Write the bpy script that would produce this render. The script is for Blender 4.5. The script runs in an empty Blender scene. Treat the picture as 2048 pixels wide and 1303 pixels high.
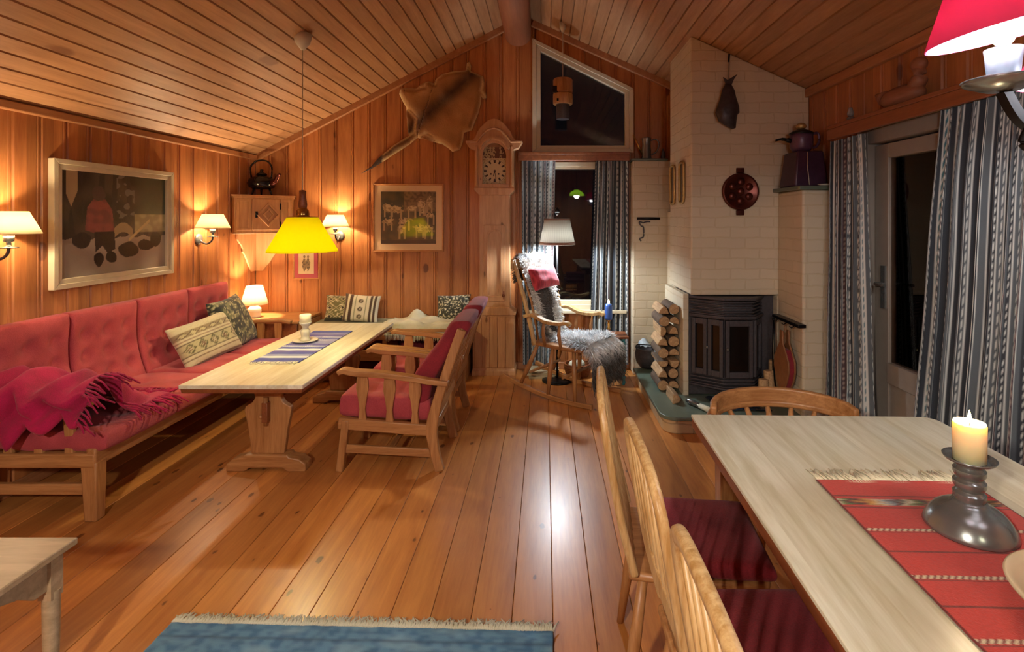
import bpy, bmesh, math, random
from mathutils import Vector, Matrix, noise
random.seed(7)
R = math.radians; PI = math.pi
SC = bpy.context.scene
COL = SC.collection
# ------------------------------------------------------------------ camera
EYE = 1.53
F = 1060.0                       # focal length in pixels of the 2048-wide frame
D = 5.406                        # distance of the gable wall
cam_d = bpy.data.cameras.new('camera'); cam = bpy.data.objects.new('camera', cam_d); COL.objects.link(cam)
cam.location = (0, 0, EYE); cam.rotation_euler = (PI/2, 0, 0)
cam_d.sensor_width = 36; cam_d.lens = 36*F/2048
cam_d.shift_x = -66/2048; cam_d.shift_y = -214.5/2048
cam_d.clip_start = .03
SC.camera = cam
# ------------------------------------------------------------------ world, exposure
w = bpy.data.worlds.new('night'); SC.world = w; w.use_nodes = True
w.node_tree.nodes['Background'].inputs[0].default_value = (.014, .014, .018, 1)
w.node_tree.nodes['Background'].inputs[1].default_value = .08
SC.view_settings.view_transform = 'Standard'; SC.view_settings.look = 'None'
SC.view_settings.gamma = 1; SC.view_settings.use_curve_mapping = False
SC.view_settings.exposure = EXPOSURE = 0.68

# lamp powers in watts and lamp colours
LP = dict(table=26, sconce=19, pendant=64, floor=46, chand=40, kitchen=14, fill_lamp=270)
COOL2 = (.90, .93, 1.0)
def px(x, y, Y):                 # a pixel of the photo at depth Y, in metres
    return Vector(((x-1090)/F*Y, Y, EYE-(y-437)/F*Y))

def light(name, loc, watt, col, radius=.03, kind='POINT'):
    l = bpy.data.lights.new(name, kind); l.energy = watt; l.color = col
    l.shadow_soft_size = radius
    o = bpy.data.objects.new(name, l); COL.objects.link(o); o.location = loc
    return o
# ------------------------------------------------------------------ mesh helpers
def ortho(t, ref):
    s = t.cross(ref)
    if s.length < 1e-6: s = t.cross(Vector((1, 0, 0)) if abs(t.x) < .9 else Vector((0, 1, 0)))
    s.normalize(); return s, s.cross(t).normalized()

class MB:
    def __init__(self): self.bm = bmesh.new()
    def quadface(self, vs):
        try: self.bm.faces.new(vs)
        except ValueError: pass
    def box(self, x0, x1, y0, y1, z0, z1, M=None, top=None):
        """top = (dx0, dx1, dy0, dy1) shifts of the upper corners"""
        t = top or (0, 0, 0, 0)
        c = [(x0, y0, z0), (x1, y0, z0), (x1, y1, z0), (x0, y1, z0),
             (x0+t[0], y0+t[2], z1), (x1+t[1], y0+t[2], z1), (x1+t[1], y1+t[3], z1), (x0+t[0], y1+t[3], z1)]
        v = [self.bm.verts.new(M @ Vector(p) if M else p) for p in c]
        for f in ((3, 2, 1, 0), (4, 5, 6, 7), (0, 1, 5, 4), (1, 2, 6, 5), (2, 3, 7, 6), (3, 0, 4, 7)):
            self.quadface([v[i] for i in f])
        return self
    def prism(self, pts, axis, a, b, M=None):
        """polygon pts extruded along axis from a to b; pts in the other two axes (x: y,z / y: x,z / z: x,y)"""
        def P(p, h):
            q = {'x': (h, p[0], p[1]), 'y': (p[0], h, p[1]), 'z': (p[0], p[1], h)}[axis]
            return M @ Vector(q) if M else q
        A = [self.bm.verts.new(P(p, a)) for p in pts]; Bv = [self.bm.verts.new(P(p, b)) for p in pts]
        n = len(pts)
        self.quadface(A[::-1]); self.quadface(Bv)
        for i in range(n): self.quadface([A[i], A[(i+1) % n], Bv[(i+1) % n], Bv[i]])
        return self
    def sweep(self, path, sec, ref=(0, 0, 1), closed=False, cap=True, scale=None):
        """sec: list of (side, up) offsets; scale: list of (sx, sy) per path point"""
        path = [Vector(p) for p in path]; n = len(path); ref = Vector(ref); rings = []
        for i, p in enumerate(path):
            if closed: t = path[(i+1) % n]-path[i-1]
            else: t = path[min(i+1, n-1)]-path[max(i-1, 0)]
            t.normalize(); s, u = ortho(t, ref)
            k = scale[i] if scale else (1, 1)
            if not isinstance(k, (tuple, list)): k = (k, k)
            rings.append([self.bm.verts.new(p+s*(a*k[0])+u*(b*k[1])) for a, b in sec])
        m = len(sec)
        for i in range(n if closed else n-1):
            r0, r1 = rings[i], rings[(i+1) % n]
            for j in range(m): self.quadface([r0[j], r0[(j+1) % m], r1[(j+1) % m], r1[j]])
        if cap and not closed:
            self.quadface(rings[0][::-1]); self.quadface(rings[-1])
        return self
    def tube(self, path, r, n=10, ref=(0, 0, 1), **k):
        rs = r if isinstance(r, (list, tuple)) else None
        sec = [(math.cos(2*PI*i/n), math.sin(2*PI*i/n)) for i in range(n)]
        sc = [(q, q) for q in rs] if rs else [(r, r)]*len(path)
        return self.sweep(path, sec, ref, scale=sc, **k)
    def bar(self, path, w, h, ref=(0, 0, 1), **k):
        sec = [(-w/2, -h/2), (w/2, -h/2), (w/2, h/2), (-w/2, h/2)]
        return self.sweep(path, sec, ref, **k)
    def lathe(self, prof, n=24, c=(0, 0, 0), M=None, cap=True):
        rings = []
        for r, z in prof:
            rings.append([self.bm.verts.new((M @ Vector(q)) if M else q) for q in
                          [(c[0]+r*math.cos(2*PI*i/n), c[1]+r*math.sin(2*PI*i/n), c[2]+z) for i in range(n)]])
        for a, b in zip(rings, rings[1:]):
            for i in range(n): self.quadface([a[i], a[(i+1) % n], b[(i+1) % n], b[i]])
        if cap:
            if prof[0][0] > 1e-5: self.quadface(rings[0][::-1])
            if prof[-1][0] > 1e-5: self.quadface(rings[-1])
        return self
    def ball(self, c, r, sc=(1, 1, 1), u=12, v=8):
        M = Matrix.Translation(c) @ Matrix.Diagonal((sc[0], sc[1], sc[2], 1))
        bmesh.ops.create_uvsphere(self.bm, u_segments=u, v_segments=v, radius=r, matrix=M); return self
    def grid(self, fn, nu, nv, colfn=None, thick=0, uvfn=None):
        """surface fn(u,v) -> point, with colours colfn(u,v); thick adds a back skin"""
        if colfn: cl = self.bm.verts.layers.float_color.get('Col') or self.bm.verts.layers.float_color.new('Col')
        g = [[self.bm.verts.new(fn(i/nu, j/nv)) for i in range(nu+1)] for j in range(nv+1)]
        if colfn:
            for j in range(nv+1):
                for i in range(nu+1):
                    c = colfn(i/nu, j/nv); g[j][i][cl] = (c[0], c[1], c[2], 1)
        for j in range(nv):
            for i in range(nu): self.quadface([g[j][i], g[j][i+1], g[j+1][i+1], g[j+1][i]])
        return g
    def build(self, name, mat, parent=None, smooth=False, bevel=0, solid=0, sub=0, seg=2, normals=True, loc=None, rot=None, angle=None):
        if normals: bmesh.ops.recalc_face_normals(self.bm, faces=self.bm.faces)
        me = bpy.data.meshes.new(name); self.bm.to_mesh(me); self.bm.free()
        if mat:
            for m in (mat if isinstance(mat, (list, tuple)) else [mat]): me.materials.append(m)
        if smooth or bevel:
            me.polygons.foreach_set('use_smooth', [True]*len(me.polygons))
        o = bpy.data.objects.new(name, me); COL.objects.link(o)
        if parent: o.parent = parent
        if loc: o.location = loc
        if rot: o.rotation_euler = rot
        if bevel:
            b = o.modifiers.new('bevel', 'BEVEL'); b.width = bevel; b.segments = seg; b.limit_method = 'ANGLE'; b.angle_limit = R(35)
            b.harden_normals = False
            me.set_sharp_from_angle(angle=R(60)) if not smooth else None
        if angle: me.set_sharp_from_angle(angle=R(angle))
        if solid:
            s = o.modifiers.new('solid', 'SOLIDIFY'); s.thickness = solid; s.offset = 0
        if sub:
            s = o.modifiers.new('sub', 'SUBSURF'); s.levels = s.render_levels = sub
        return o

def thing(name, label, cat, loc=(0, 0, 0), rz=0, group=None):
    o = bpy.data.objects.new(name, None); COL.objects.link(o); o.empty_display_size = .05
    o.location = loc; o.rotation_euler = (0, 0, rz)
    return tag(o, label, cat, group)
def tag(o, label=None, cat=None, group=None, kind=None):
    if label: o['label'] = label
    if cat: o['category'] = cat
    if group: o['group'] = group
    if kind: o['kind'] = kind
    return o
def struct(o, label=None):
    o['kind'] = 'structure'
    if label: o['label'] = label
    return o
def dup(root, loc, rz=None, label=None, group=None):
    r = root.copy(); COL.objects.link(r); r.location = loc
    if rz is not None: r.rotation_euler = (0, 0, rz)
    if label: r['label'] = label
    if group: r['group'] = group
    for ch in [c for c in bpy.data.objects if c.parent == root]:
        c = ch.copy(); COL.objects.link(c); c.parent = r
        for g in [q for q in bpy.data.objects if q.parent == ch]:
            d = g.copy(); COL.objects.link(d); d.parent = c
    return r
def rel(o, name, label=None):
    return o

def ss(a, b, x):
    t = max(0, min(1, (x-a)/(b-a))); return t*t*(3-2*t)
def lerp(a, b, t): return tuple(a[i]+(b[i]-a[i])*t for i in range(3))
def H(h):                        # sRGB hex to linear
    h = h.lstrip('#'); c = [int(h[i:i+2], 16)/255 for i in (0, 2, 4)]
    return tuple(x/12.92 if x <= .04045 else ((x+.055)/1.055)**2.4 for x in c)
def nz(x, y, z=0): return noise.noise(Vector((x, y, z)))
def inpoly(x, y, P):
    r = False; j = len(P)-1
    for i in range(len(P)):
        if (P[i][1] > y) != (P[j][1] > y) and x < (P[j][0]-P[i][0])*(y-P[i][1])/(P[j][1]-P[i][1])+P[i][0]: r = not r
        j = i
    return r
def spline(pts, n=6):
    """Catmull-Rom through pts"""
    P = [Vector(p) for p in pts]; out = []
    for i in range(len(P)-1):
        a = P[max(i-1, 0)]; b = P[i]; c = P[i+1]; d = P[min(i+2, len(P)-1)]
        for k in range(n):
            t = k/n
            out.append(.5*((2*b)+(c-a)*t+(2*a-5*b+4*c-d)*t*t+(3*b-a-3*c+d)*t**3))
    out.append(P[-1]); return out
# ------------------------------------------------------------------ materials
def newmat(name):
    m = bpy.data.materials.new(name); m.use_nodes = True
    t = m.node_tree; bs = t.nodes['Principled BSDF']
    return m, t, bs
def nd(t, typ, ins=None, **props):
    n = t.nodes.new(typ)
    for k, v in props.items(): setattr(n, k, v)
    for k, v in (ins or {}).items():
        if isinstance(v, bpy.types.NodeSocket): t.links.new(v, n.inputs[k])
        elif v is not None: n.inputs[k].default_value = v
    return n
def mth(t, op, a, b=None, c=None):
    n = nd(t, 'ShaderNodeMath', {0: a, 1: b, 2: c}, operation=op); return n.outputs[0]
def mix(t, f, a, b, mode='MIX'):
    n = t.nodes.new('ShaderNodeMix'); n.data_type = 'RGBA'; n.blend_type = mode
    for s, v in ((0, f), (6, a), (7, b)):
        if isinstance(v, bpy.types.NodeSocket): t.links.new(v, n.inputs[s])
        else: n.inputs[s].default_value = v if s == 0 else (*v[:3], 1)
    return n.outputs[2]
def rgb(c): return (*c[:3], 1)
def plain(name, col, rough=.6, metal=0, noise_amt=.12, nscale=40, bump=0, coat=0, sheen=0, sss=0, spec=None):
    m, t, b = newmat(name)
    tc = nd(t, 'ShaderNodeTexCoord')
    n = nd(t, 'ShaderNodeTexNoise', {'Vector': tc.outputs['Object'], 'Scale': nscale, 'Detail': 5})
    dark = tuple(x*(1-noise_amt*2) for x in col); lite = tuple(min(1, x*(1+noise_amt*2)) for x in col)
    t.links.new(mix(t, n.outputs[0], dark, lite), b.inputs['Base Color'])
    b.inputs['Roughness'].default_value = rough; b.inputs['Metallic'].default_value = metal
    if coat: b.inputs['Coat Weight'].default_value = coat; b.inputs['Coat Roughness'].default_value = .05
    if sheen: b.inputs['Sheen Weight'].default_value = sheen; b.inputs['Sheen Roughness'].default_value = .4
    if spec is not None: b.inputs['Specular IOR Level'].default_value = spec
    if bump:
        bp = nd(t, 'ShaderNodeBump', {'Height': n.outputs[0], 'Strength': bump, 'Distance': .01})
        t.links.new(bp.outputs[0], b.inputs['Normal'])
    return m
def wood(name, c1, c2, grain='Z', scale=1.0, plank=None, rough=.5, knots=0, knotc=None, vary=.25, coat=0, bump=.15, contrast=1.0, stretch=12):
    """grain: axis of the fibres; plank=(axis, width, offset) varies tone board by board"""
    m, t, b = newmat(name)
    tc = nd(t, 'ShaderNodeTexCoord'); co = tc.outputs['Object']
    sep = nd(t, 'ShaderNodeSeparateXYZ', {0: co})
    off = None
    if plank:
        idx = mth(t, 'FLOOR', mth(t, 'DIVIDE', mth(t, 'SUBTRACT', sep.outputs[plank[0]], plank[2]), plank[1]))
        wn = nd(t, 'ShaderNodeTexWhiteNoise', {'W': idx}, noise_dimensions='1D')
        off = nd(t, 'ShaderNodeVectorMath', {0: co, 1: nd(t, 'ShaderNodeVectorMath', {0: wn.outputs['Color'], 1: (7., 7., 7.)}, operation='MULTIPLY').outputs[0]}, operation='ADD').outputs[0]
    v = off or co
    s = {'X': (1, stretch, stretch), 'Y': (stretch, 1, stretch), 'Z': (stretch, stretch, 1)}[grain]
    mp = nd(t, 'ShaderNodeMapping', {'Vector': v, 'Scale': tuple(x*scale for x in s)})
    n1 = nd(t, 'ShaderNodeTexNoise', {'Vector': mp.outputs[0], 'Scale': 1.6, 'Detail': 6, 'Roughness': .6, 'Distortion': .6})
    n2 = nd(t, 'ShaderNodeTexNoise', {'Vector': mp.outputs[0], 'Scale': 9, 'Detail': 3})
    f = mth(t, 'ADD', mth(t, 'MULTIPLY', n1.outputs[0], .75), mth(t, 'MULTIPLY', n2.outputs[0], .25))
    rmp = nd(t, 'ShaderNodeMapRange', {0: f, 1: .5-.2/contrast, 2: .5+.2/contrast})
    col = mix(t, rmp.outputs[0], c1, c2)
    if plank:
        g = nd(t, 'ShaderNodeMapRange', {0: wn.outputs[0], 3: 1-vary, 4: 1+vary*.6})
        gg = nd(t, 'ShaderNodeCombineXYZ', {0: g.outputs[0], 1: g.outputs[0], 2: g.outputs[0]})
        col = mix(t, 1.0, col, gg.outputs[0], 'MULTIPLY')
    h = f
    if knots:
        ks = {'X': (.45, 1, 1), 'Y': (1, .45, 1), 'Z': (1, 1, .45)}[grain]
        if plank:                            # knots laid out in the plane of the boards
            s2 = nd(t, 'ShaderNodeSeparateXYZ', {0: v})
            v = nd(t, 'ShaderNodeCombineXYZ', {0: s2.outputs[plank[0]], 1: s2.outputs[grain], 2: 0.0}).outputs[0]; ks = (1, .5, 1)
        mk = nd(t, 'ShaderNodeMapping', {'Vector': v, 'Scale': tuple(x*knots for x in ks)})
        dn = nd(t, 'ShaderNodeTexNoise', {'Vector': mk.outputs[0], 'Scale': 6, 'Detail': 2})
        vv = nd(t, 'ShaderNodeVectorMath', {0: mk.outputs[0], 1: nd(t, 'ShaderNodeVectorMath', {0: dn.outputs['Color'], 1: (.12, .12, .12)}, operation='MULTIPLY').outputs[0]}, operation='ADD')
        vo = nd(t, 'ShaderNodeTexVoronoi', {'Vector': vv.outputs[0], 'Scale': 1.0}, feature='F1')
        cs = nd(t, 'ShaderNodeSeparateColor', {0: vo.outputs['Color']})
        size = mth(t, 'MULTIPLY', mth(t, 'SUBTRACT', cs.outputs[0], .06), .125)
        k = nd(t, 'ShaderNodeMapRange', {0: vo.outputs['Distance'], 1: mth(t, 'ADD', size, .035), 2: size})
        col = mix(t, mth(t, 'MULTIPLY', k.outputs[0], .95), col, knotc or tuple(x*.25 for x in c2))
        k2 = nd(t, 'ShaderNodeMapRange', {0: vo.outputs['Distance'], 1: mth(t, 'ADD', size, .2), 2: size})
        col = mix(t, mth(t, 'MULTIPLY', k2.outputs[0], .35), col, c2)
    t.links.new(col, b.inputs['Base Color'])
    b.inputs['Roughness'].default_value = rough
    if coat: b.inputs['Coat Weight'].default_value = coat; b.inputs['Coat Roughness'].default_value = .22
    if bump:
        bp = nd(t, 'ShaderNodeBump', {'Height': h, 'Strength': bump, 'Distance': .01})
        t.links.new(bp.outputs[0], b.inputs['Normal'])
    return m
def painted(name, rough=.7, coat=0, sheen=0, bump=0, bscale=300, metal=0):
    """colour carried by the mesh attribute 'Col'"""
    m, t, b = newmat(name)
    a = nd(t, 'ShaderNodeAttribute', attribute_name='Col')
    t.links.new(a.outputs['Color'], b.inputs['Base Color'])
    b.inputs['Roughness'].default_value = rough; b.inputs['Metallic'].default_value = metal
    if coat: b.inputs['Coat Weight'].default_value = coat; b.inputs['Coat Roughness'].default_value = .02; b.inputs['Coat IOR'].default_value = 1.9
    if sheen: b.inputs['Sheen Weight'].default_value = sheen
    if bump:
        tc = nd(t, 'ShaderNodeTexCoord')
        n = nd(t, 'ShaderNodeTexNoise', {'Vector': tc.outputs['Object'], 'Scale': bscale, 'Detail': 2})
        bp = nd(t, 'ShaderNodeBump', {'Height': n.outputs[0], 'Strength': bump, 'Distance': .005})
        t.links.new(bp.outputs[0], b.inputs['Normal'])
    return m
def fabric(name, c, c2=None, rough=.9, weave=260, bump=.3, blotch=.15, sheen=.08):
    m, t, b = newmat(name)
    tc = nd(t, 'ShaderNodeTexCoord')
    n = nd(t, 'ShaderNodeTexNoise', {'Vector': tc.outputs['Object'], 'Scale': 7, 'Detail': 5})
    n2 = nd(t, 'ShaderNodeTexNoise', {'Vector': tc.outputs['Object'], 'Scale': weave, 'Detail': 1})
    c2 = c2 or tuple(x*(1-2*blotch) for x in c)
    f = mth(t, 'ADD', mth(t, 'MULTIPLY', n.outputs[0], .6), mth(t, 'MULTIPLY', n2.outputs[0], .4))
    r = nd(t, 'ShaderNodeMapRange', {0: f, 1: .35, 2: .65})
    t.links.new(mix(t, r.outputs[0], c2, c), b.inputs['Base Color'])
    b.inputs['Roughness'].default_value = rough; b.inputs['Sheen Weight'].default_value = sheen
    bp = nd(t, 'ShaderNodeBump', {'Height': n2.outputs[0], 'Strength': bump, 'Distance': .004})
    t.links.new(bp.outputs[0], b.inputs['Normal'])
    return m
def shade(name, col, trans=.6, emit=0, pleat=0):
    m, t, b = newmat(name); out = t.nodes['Material Output']; t.nodes.remove(b)
    tc = nd(t, 'ShaderNodeTexCoord')
    c = rgb(col)
    d = nd(t, 'ShaderNodeBsdfDiffuse', {'Color': c}); tr = nd(t, 'ShaderNodeBsdfTranslucent', {'Color': c})
    if pleat:
        s = nd(t, 'ShaderNodeSeparateXYZ', {0: tc.outputs['Object']})
        a = mth(t, 'ARCTAN2', s.outputs[1], s.outputs[0])
        wv = mth(t, 'SINE', mth(t, 'MULTIPLY', a, pleat))
        f = nd(t, 'ShaderNodeMapRange', {0: wv, 1: -1, 2: 1, 3: .7, 4: 1}).outputs[0]
        cc = mix(t, f, tuple(x*.6 for x in col), col)
        t.links.new(cc, d.inputs[0]); t.links.new(cc, tr.inputs[0])
    ms = nd(t, 'ShaderNodeMixShader', {0: trans, 1: d.outputs[0], 2: tr.outputs[0]})
    o = ms.outputs[0]
    if emit:
        e = nd(t, 'ShaderNodeEmission', {'Color': c, 'Strength': emit})
        o = nd(t, 'ShaderNodeAddShader', {0: o, 1: e.outputs[0]}).outputs[0]
    t.links.new(o, out.inputs[0]); return m
def emis(name, col, s):
    m, t, b = newmat(name); b.inputs['Base Color'].default_value = rgb(col)
    b.inputs['Emission Color'].default_value = rgb(col); b.inputs['Emission Strength'].default_value = s
    return m
def glassmat(name, tint=(.9, .95, 1)):
    m, t, b = newmat(name); out = t.nodes['Material Output']; t.nodes.remove(b)
    fr = nd(t, 'ShaderNodeFresnel', {'IOR': 1.42})
    tr = nd(t, 'ShaderNodeBsdfTransparent', {'Color': rgb(tint)}); gl = nd(t, 'ShaderNodeBsdfGlossy', {'Color': (1, 1, 1, 1), 'Roughness': .01})
    ms = nd(t, 'ShaderNodeMixShader', {0: fr.outputs[0], 1: tr.outputs[0], 2: gl.outputs[0]})
    t.links.new(ms.outputs[0], out.inputs[0]); return m
def brickmat(name, col, mortar, rough=.7):
    m, t, b = newmat(name)
    tc = nd(t, 'ShaderNodeTexCoord'); s = nd(t, 'ShaderNodeSeparateXYZ', {0: tc.outputs['Object']})
    u = mth(t, 'ADD', s.outputs[0], s.outputs[1])
    v = nd(t, 'ShaderNodeCombineXYZ', {0: u, 1: s.outputs[2], 2: 0.0})
    dn = nd(t, 'ShaderNodeTexNoise', {'Vector': v.outputs[0], 'Scale': 9, 'Detail': 3})
    dv = nd(t, 'ShaderNodeVectorMath', {0: v.outputs[0], 1: nd(t, 'ShaderNodeVectorMath', {0: dn.outputs['Color'], 1: (.028, .028, .0)}, operation='MULTIPLY').outputs[0]}, operation='ADD')
    bt = nd(t, 'ShaderNodeTexBrick', {'Vector': dv.outputs[0], 'Color1': rgb(col), 'Color2': rgb(tuple(x*.93 for x in col)), 'Mortar': rgb(mortar),
            'Scale': 1.0, 'Mortar Size': .007, 'Mortar Smooth': .5, 'Bias': 0.0, 'Brick Width': .23, 'Row Height': .082})
    n = nd(t, 'ShaderNodeTexNoise', {'Vector': tc.outputs['Object'], 'Scale': 14, 'Detail': 6})
    n3 = nd(t, 'ShaderNodeTexNoise', {'Vector': tc.outputs['Object'], 'Scale': 3, 'Detail': 4})
    cc = mix(t, mth(t, 'MULTIPLY', n3.outputs[0], .35), bt.outputs['Color'], tuple(x*.7 for x in col))
    t.links.new(cc, b.inputs['Base Color']); b.inputs['Roughness'].default_value = rough
    hh = mth(t, 'ADD', mth(t, 'MULTIPLY', bt.outputs['Fac'], -.5), mth(t, 'MULTIPLY', n.outputs[0], .5))
    bp = nd(t, 'ShaderNodeBump', {'Height': hh, 'Strength': .4, 'Distance': .012})
    t.links.new(bp.outputs[0], b.inputs['Normal']); return m

RXW = -.23
M = {}
M['wall'] = wood('pine_wall_panel', H('C4834C'), H('985830'), 'Z', 1.0, ('X', .168, -2.958), .42, knots=4.4, knotc=H('4A220F'), vary=.2, bump=.1)
M['wall_y'] = wood('pine_wall_panel_side', H('BE7B45'), H('93532D'), 'Z', 1.0, ('Y', .168, 0.), .42, knots=4.4, knotc=H('4A220F'), vary=.2, bump=.1)
M['ceil'] = wood('pine_ceiling', H('BE9068'), H('9A6C46'), 'Y', 1.0, ('X', .096, RXW), .5, knots=2.5, knotc=H('6A3A1C'), vary=.12, bump=.08)
M['floor'] = wood('pine_floor', H('DC964E'), H('B26A32'), 'Y', .8, ('X', .157, .03), .36, knots=9.5, knotc=H('2A0E06'), vary=.26, coat=.12, bump=.06)
M['trim'] = wood('pine_trim', H('B57D52'), H('915B36'), 'Y', 1.0, rough=.5)
M['beam'] = wood('beam_wood', H('9A6040'), H('7A482C'), 'Y', .6, rough=.6)
M['whitewood'] = plain('white_painted_frame', H('CDBFA2'), .5, noise_amt=.06, nscale=20)
M['greyfr'] = plain('grey_painted_door', H('8F857A'), .5, noise_amt=.06, nscale=20)
M['oak'] = wood('oak_furniture', H('B98552'), H('935F33'), 'Z', 2.0, rough=.42, bump=.08, contrast=1.4)
M['oak_x'] = wood('oak_furniture_x', H('B98552'), H('935F33'), 'X', 2.0, rough=.42, bump=.08, contrast=1.4)
M['oak_y'] = wood('oak_furniture_y', H('B98552'), H('935F33'), 'Y', 2.0, rough=.42, bump=.08, contrast=1.4)
M['paletop'] = wood('pale_tabletop', H('E8E4CC'), H('CBC2A0'), 'Y', 1.0, ('X', .118, .03), rough=.3, bump=.04, contrast=1.5, vary=.10)
M['greyoak'] = wood('greyed_oak_x', H('B89C7A'), H('98805F'), 'X', 2.0, rough=.4, bump=.06, contrast=1.2)
M['paleash'] = wood('pale_ash', H('D0AC77'), H('AB8049'), 'Z', 2.5, rough=.4, bump=.08, contrast=1.7)
M['pine'] = wood('knotty_pine', H('D0A074'), H('AE7C50'), 'Z', 1.6, rough=.45, knots=6, knotc=H('4A220F'), bump=.08)
M['brown_edge'] = wood('stained_edge', H('97562E'), H('6E3B1E'), 'Y', 1.2, rough=.45)
M['red'] = fabric('red_wool', H('B5484E'), H('94323A'))
M['darkred'] = fabric('dark_red_wool', H('92202C'), H('701620'))
M['magenta'] = fabric('magenta_throw', H('B4044A'), H('860434'), sheen=.1)
M['brick'] = brickmat('whitewashed_brick', H('D3C4A8'), H('C9B898'))
M['iron'] = plain('cast_iron', H('4A4548'), .5, .35, .2, 60, .2)
M['black'] = plain('black_metal', H('151315'), .35, .5, .1, 30)
M['pewter'] = plain('pewter', H('8A8E8D'), .24, .7, .15, 18, .05)
M['brass'] = plain('brass', H('C9A05A'), .25, 1, .1, 20)
M['copper'] = plain('copper', H('5A2A20'), .3, .75, .15, 15, .1)
M['slate'] = plain('slate', H('5E6A5C'), .3, 0, .1, 7, .05)
M['wax'] = plain('candle_wax', H('EFE6C8'), .5, 0, .02, 10)
M['flame'] = emis('flame', (1, .62, .25), 25)
M['whiteporc'] = plain('white_ceramic', H('C9C2B2'), .3, 0, .04, 20)
M['glass'] = glassmat('window_glass')
M['col'] = painted('woven_pattern', .9, sheen=.2, bump=.3)
M['colgloss'] = painted('painted_picture_behind_glass', .5, coat=1)
M['colmat'] = painted('oil_painting', .35, bump=.15, bscale=60)
M['fur'] = painted('wool_fur', .8, sheen=.4)
M['hide'] = painted('animal_hide', .75, sheen=.2, bump=.4, bscale=120)
M['white_shade'] = shade('white_lampshade', (.95, .86, .68), .6, 0, 60)
M['cream_shade'] = shade('cream_lampshade', (.94, .88, .68), .6)
M['yellow_shade'] = shade('yellow_lampshade', (.74, .68, .015), .33)
M['red_shade'] = shade('red_lampshade', (.55, .085, .17), .40)
M['green_shade'] = shade('green_lampshade', (.55, .75, .15), .6)
M['grey_shade'] = shade('pleated_lampshade', (.60, .58, .52), .15, 0, 44)
# ================================================================== the room
XL, XR, YB, YF = -2.958, 2.081, D, -2.6
RX, RZ = -.23, 3.592
SL = (RZ-2.168)/(RX-XL); SR = (RZ-2.545)/(XR-RX)
def ceilz(x): return RZ-SL*(RX-x) if x < RX else RZ-SR*(x-RX)
def v_profile(w, a0, a1, face, back, g=.011, d=.010):
    """cross-section of a tongued board: a0..a1 along the wall, face toward the room"""
    s = 1 if back > face else -1
    return [(a0, back), (a0, face+s*d), (a0+.004, face+s*d), (a0+g, face), (a1-g-.014, face), (a1-g-.011, face+s*.005), (a1-g-.008, face),
            (a1-g, face), (a1-.004, face+s*d), (a1, face+s*d), (a1, back)]
# floor: broad pine boards running away from the camera
b = MB(); wd = .157; x = .03-wd*22
while x < XR+.1:
    a0, a1 = max(x, XL-.1), min(x+wd, XR+.1)
    if a1 > a0+.01: b.prism([(a0+.001, -.04), (a1-.001, -.04), (a1-.001, -.002), (a1-.003, 0), (a0+.003, 0), (a0+.001, -.002)], 'y', YF, YB+.1)
    x += wd
b.box(XL-.1, XR+.1, YF, YB+.1, -.08, -.04)
struct(b.build('floor', M['floor']), 'glossy knotty pine floorboards')
# ceiling: two slopes of narrow boards
b = MB(); x = XL-.01; cw = .096
def ceil_board(b, x0, x1):
    t = .02; g = .006; dx = .006
    def P(x, dz): return (x, ceilz(x)+dz)
    b.prism([P(x0, t), P(x0, .016), P(x0+.0035, .016), P(x0+dx, 0), P(x1-dx, 0), P(x1-.0035, .016), P(x1, .016), P(x1, t)], 'y', YF, YB+.05)
xs = [RX-cw*i for i in range(0, 34)]
for x1 in xs:
    x0 = max(x1-cw, XL-.12)
    if x1 > XL-.1: ceil_board(b, x0, x1)
xs = [RX+cw*i for i in range(0, 28)]
for x0 in xs:
    if x0 < XR+.1: ceil_board(b, x0, min(x0+cw, XR+.12))
b.prism([(XL-.12, ceilz(XL-.12)+.02), (RX, RZ+.02), (XR+.12, ceilz(XR+.12)+.02), (XR+.12, ceilz(XR+.12)+.06), (RX, RZ+.07), (XL-.12, ceilz(XL-.12)+.06)], 'y', YF, YB+.05)
struct(b.build('ceiling', M['ceil']), 'sloping pine board ceiling')
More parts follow.
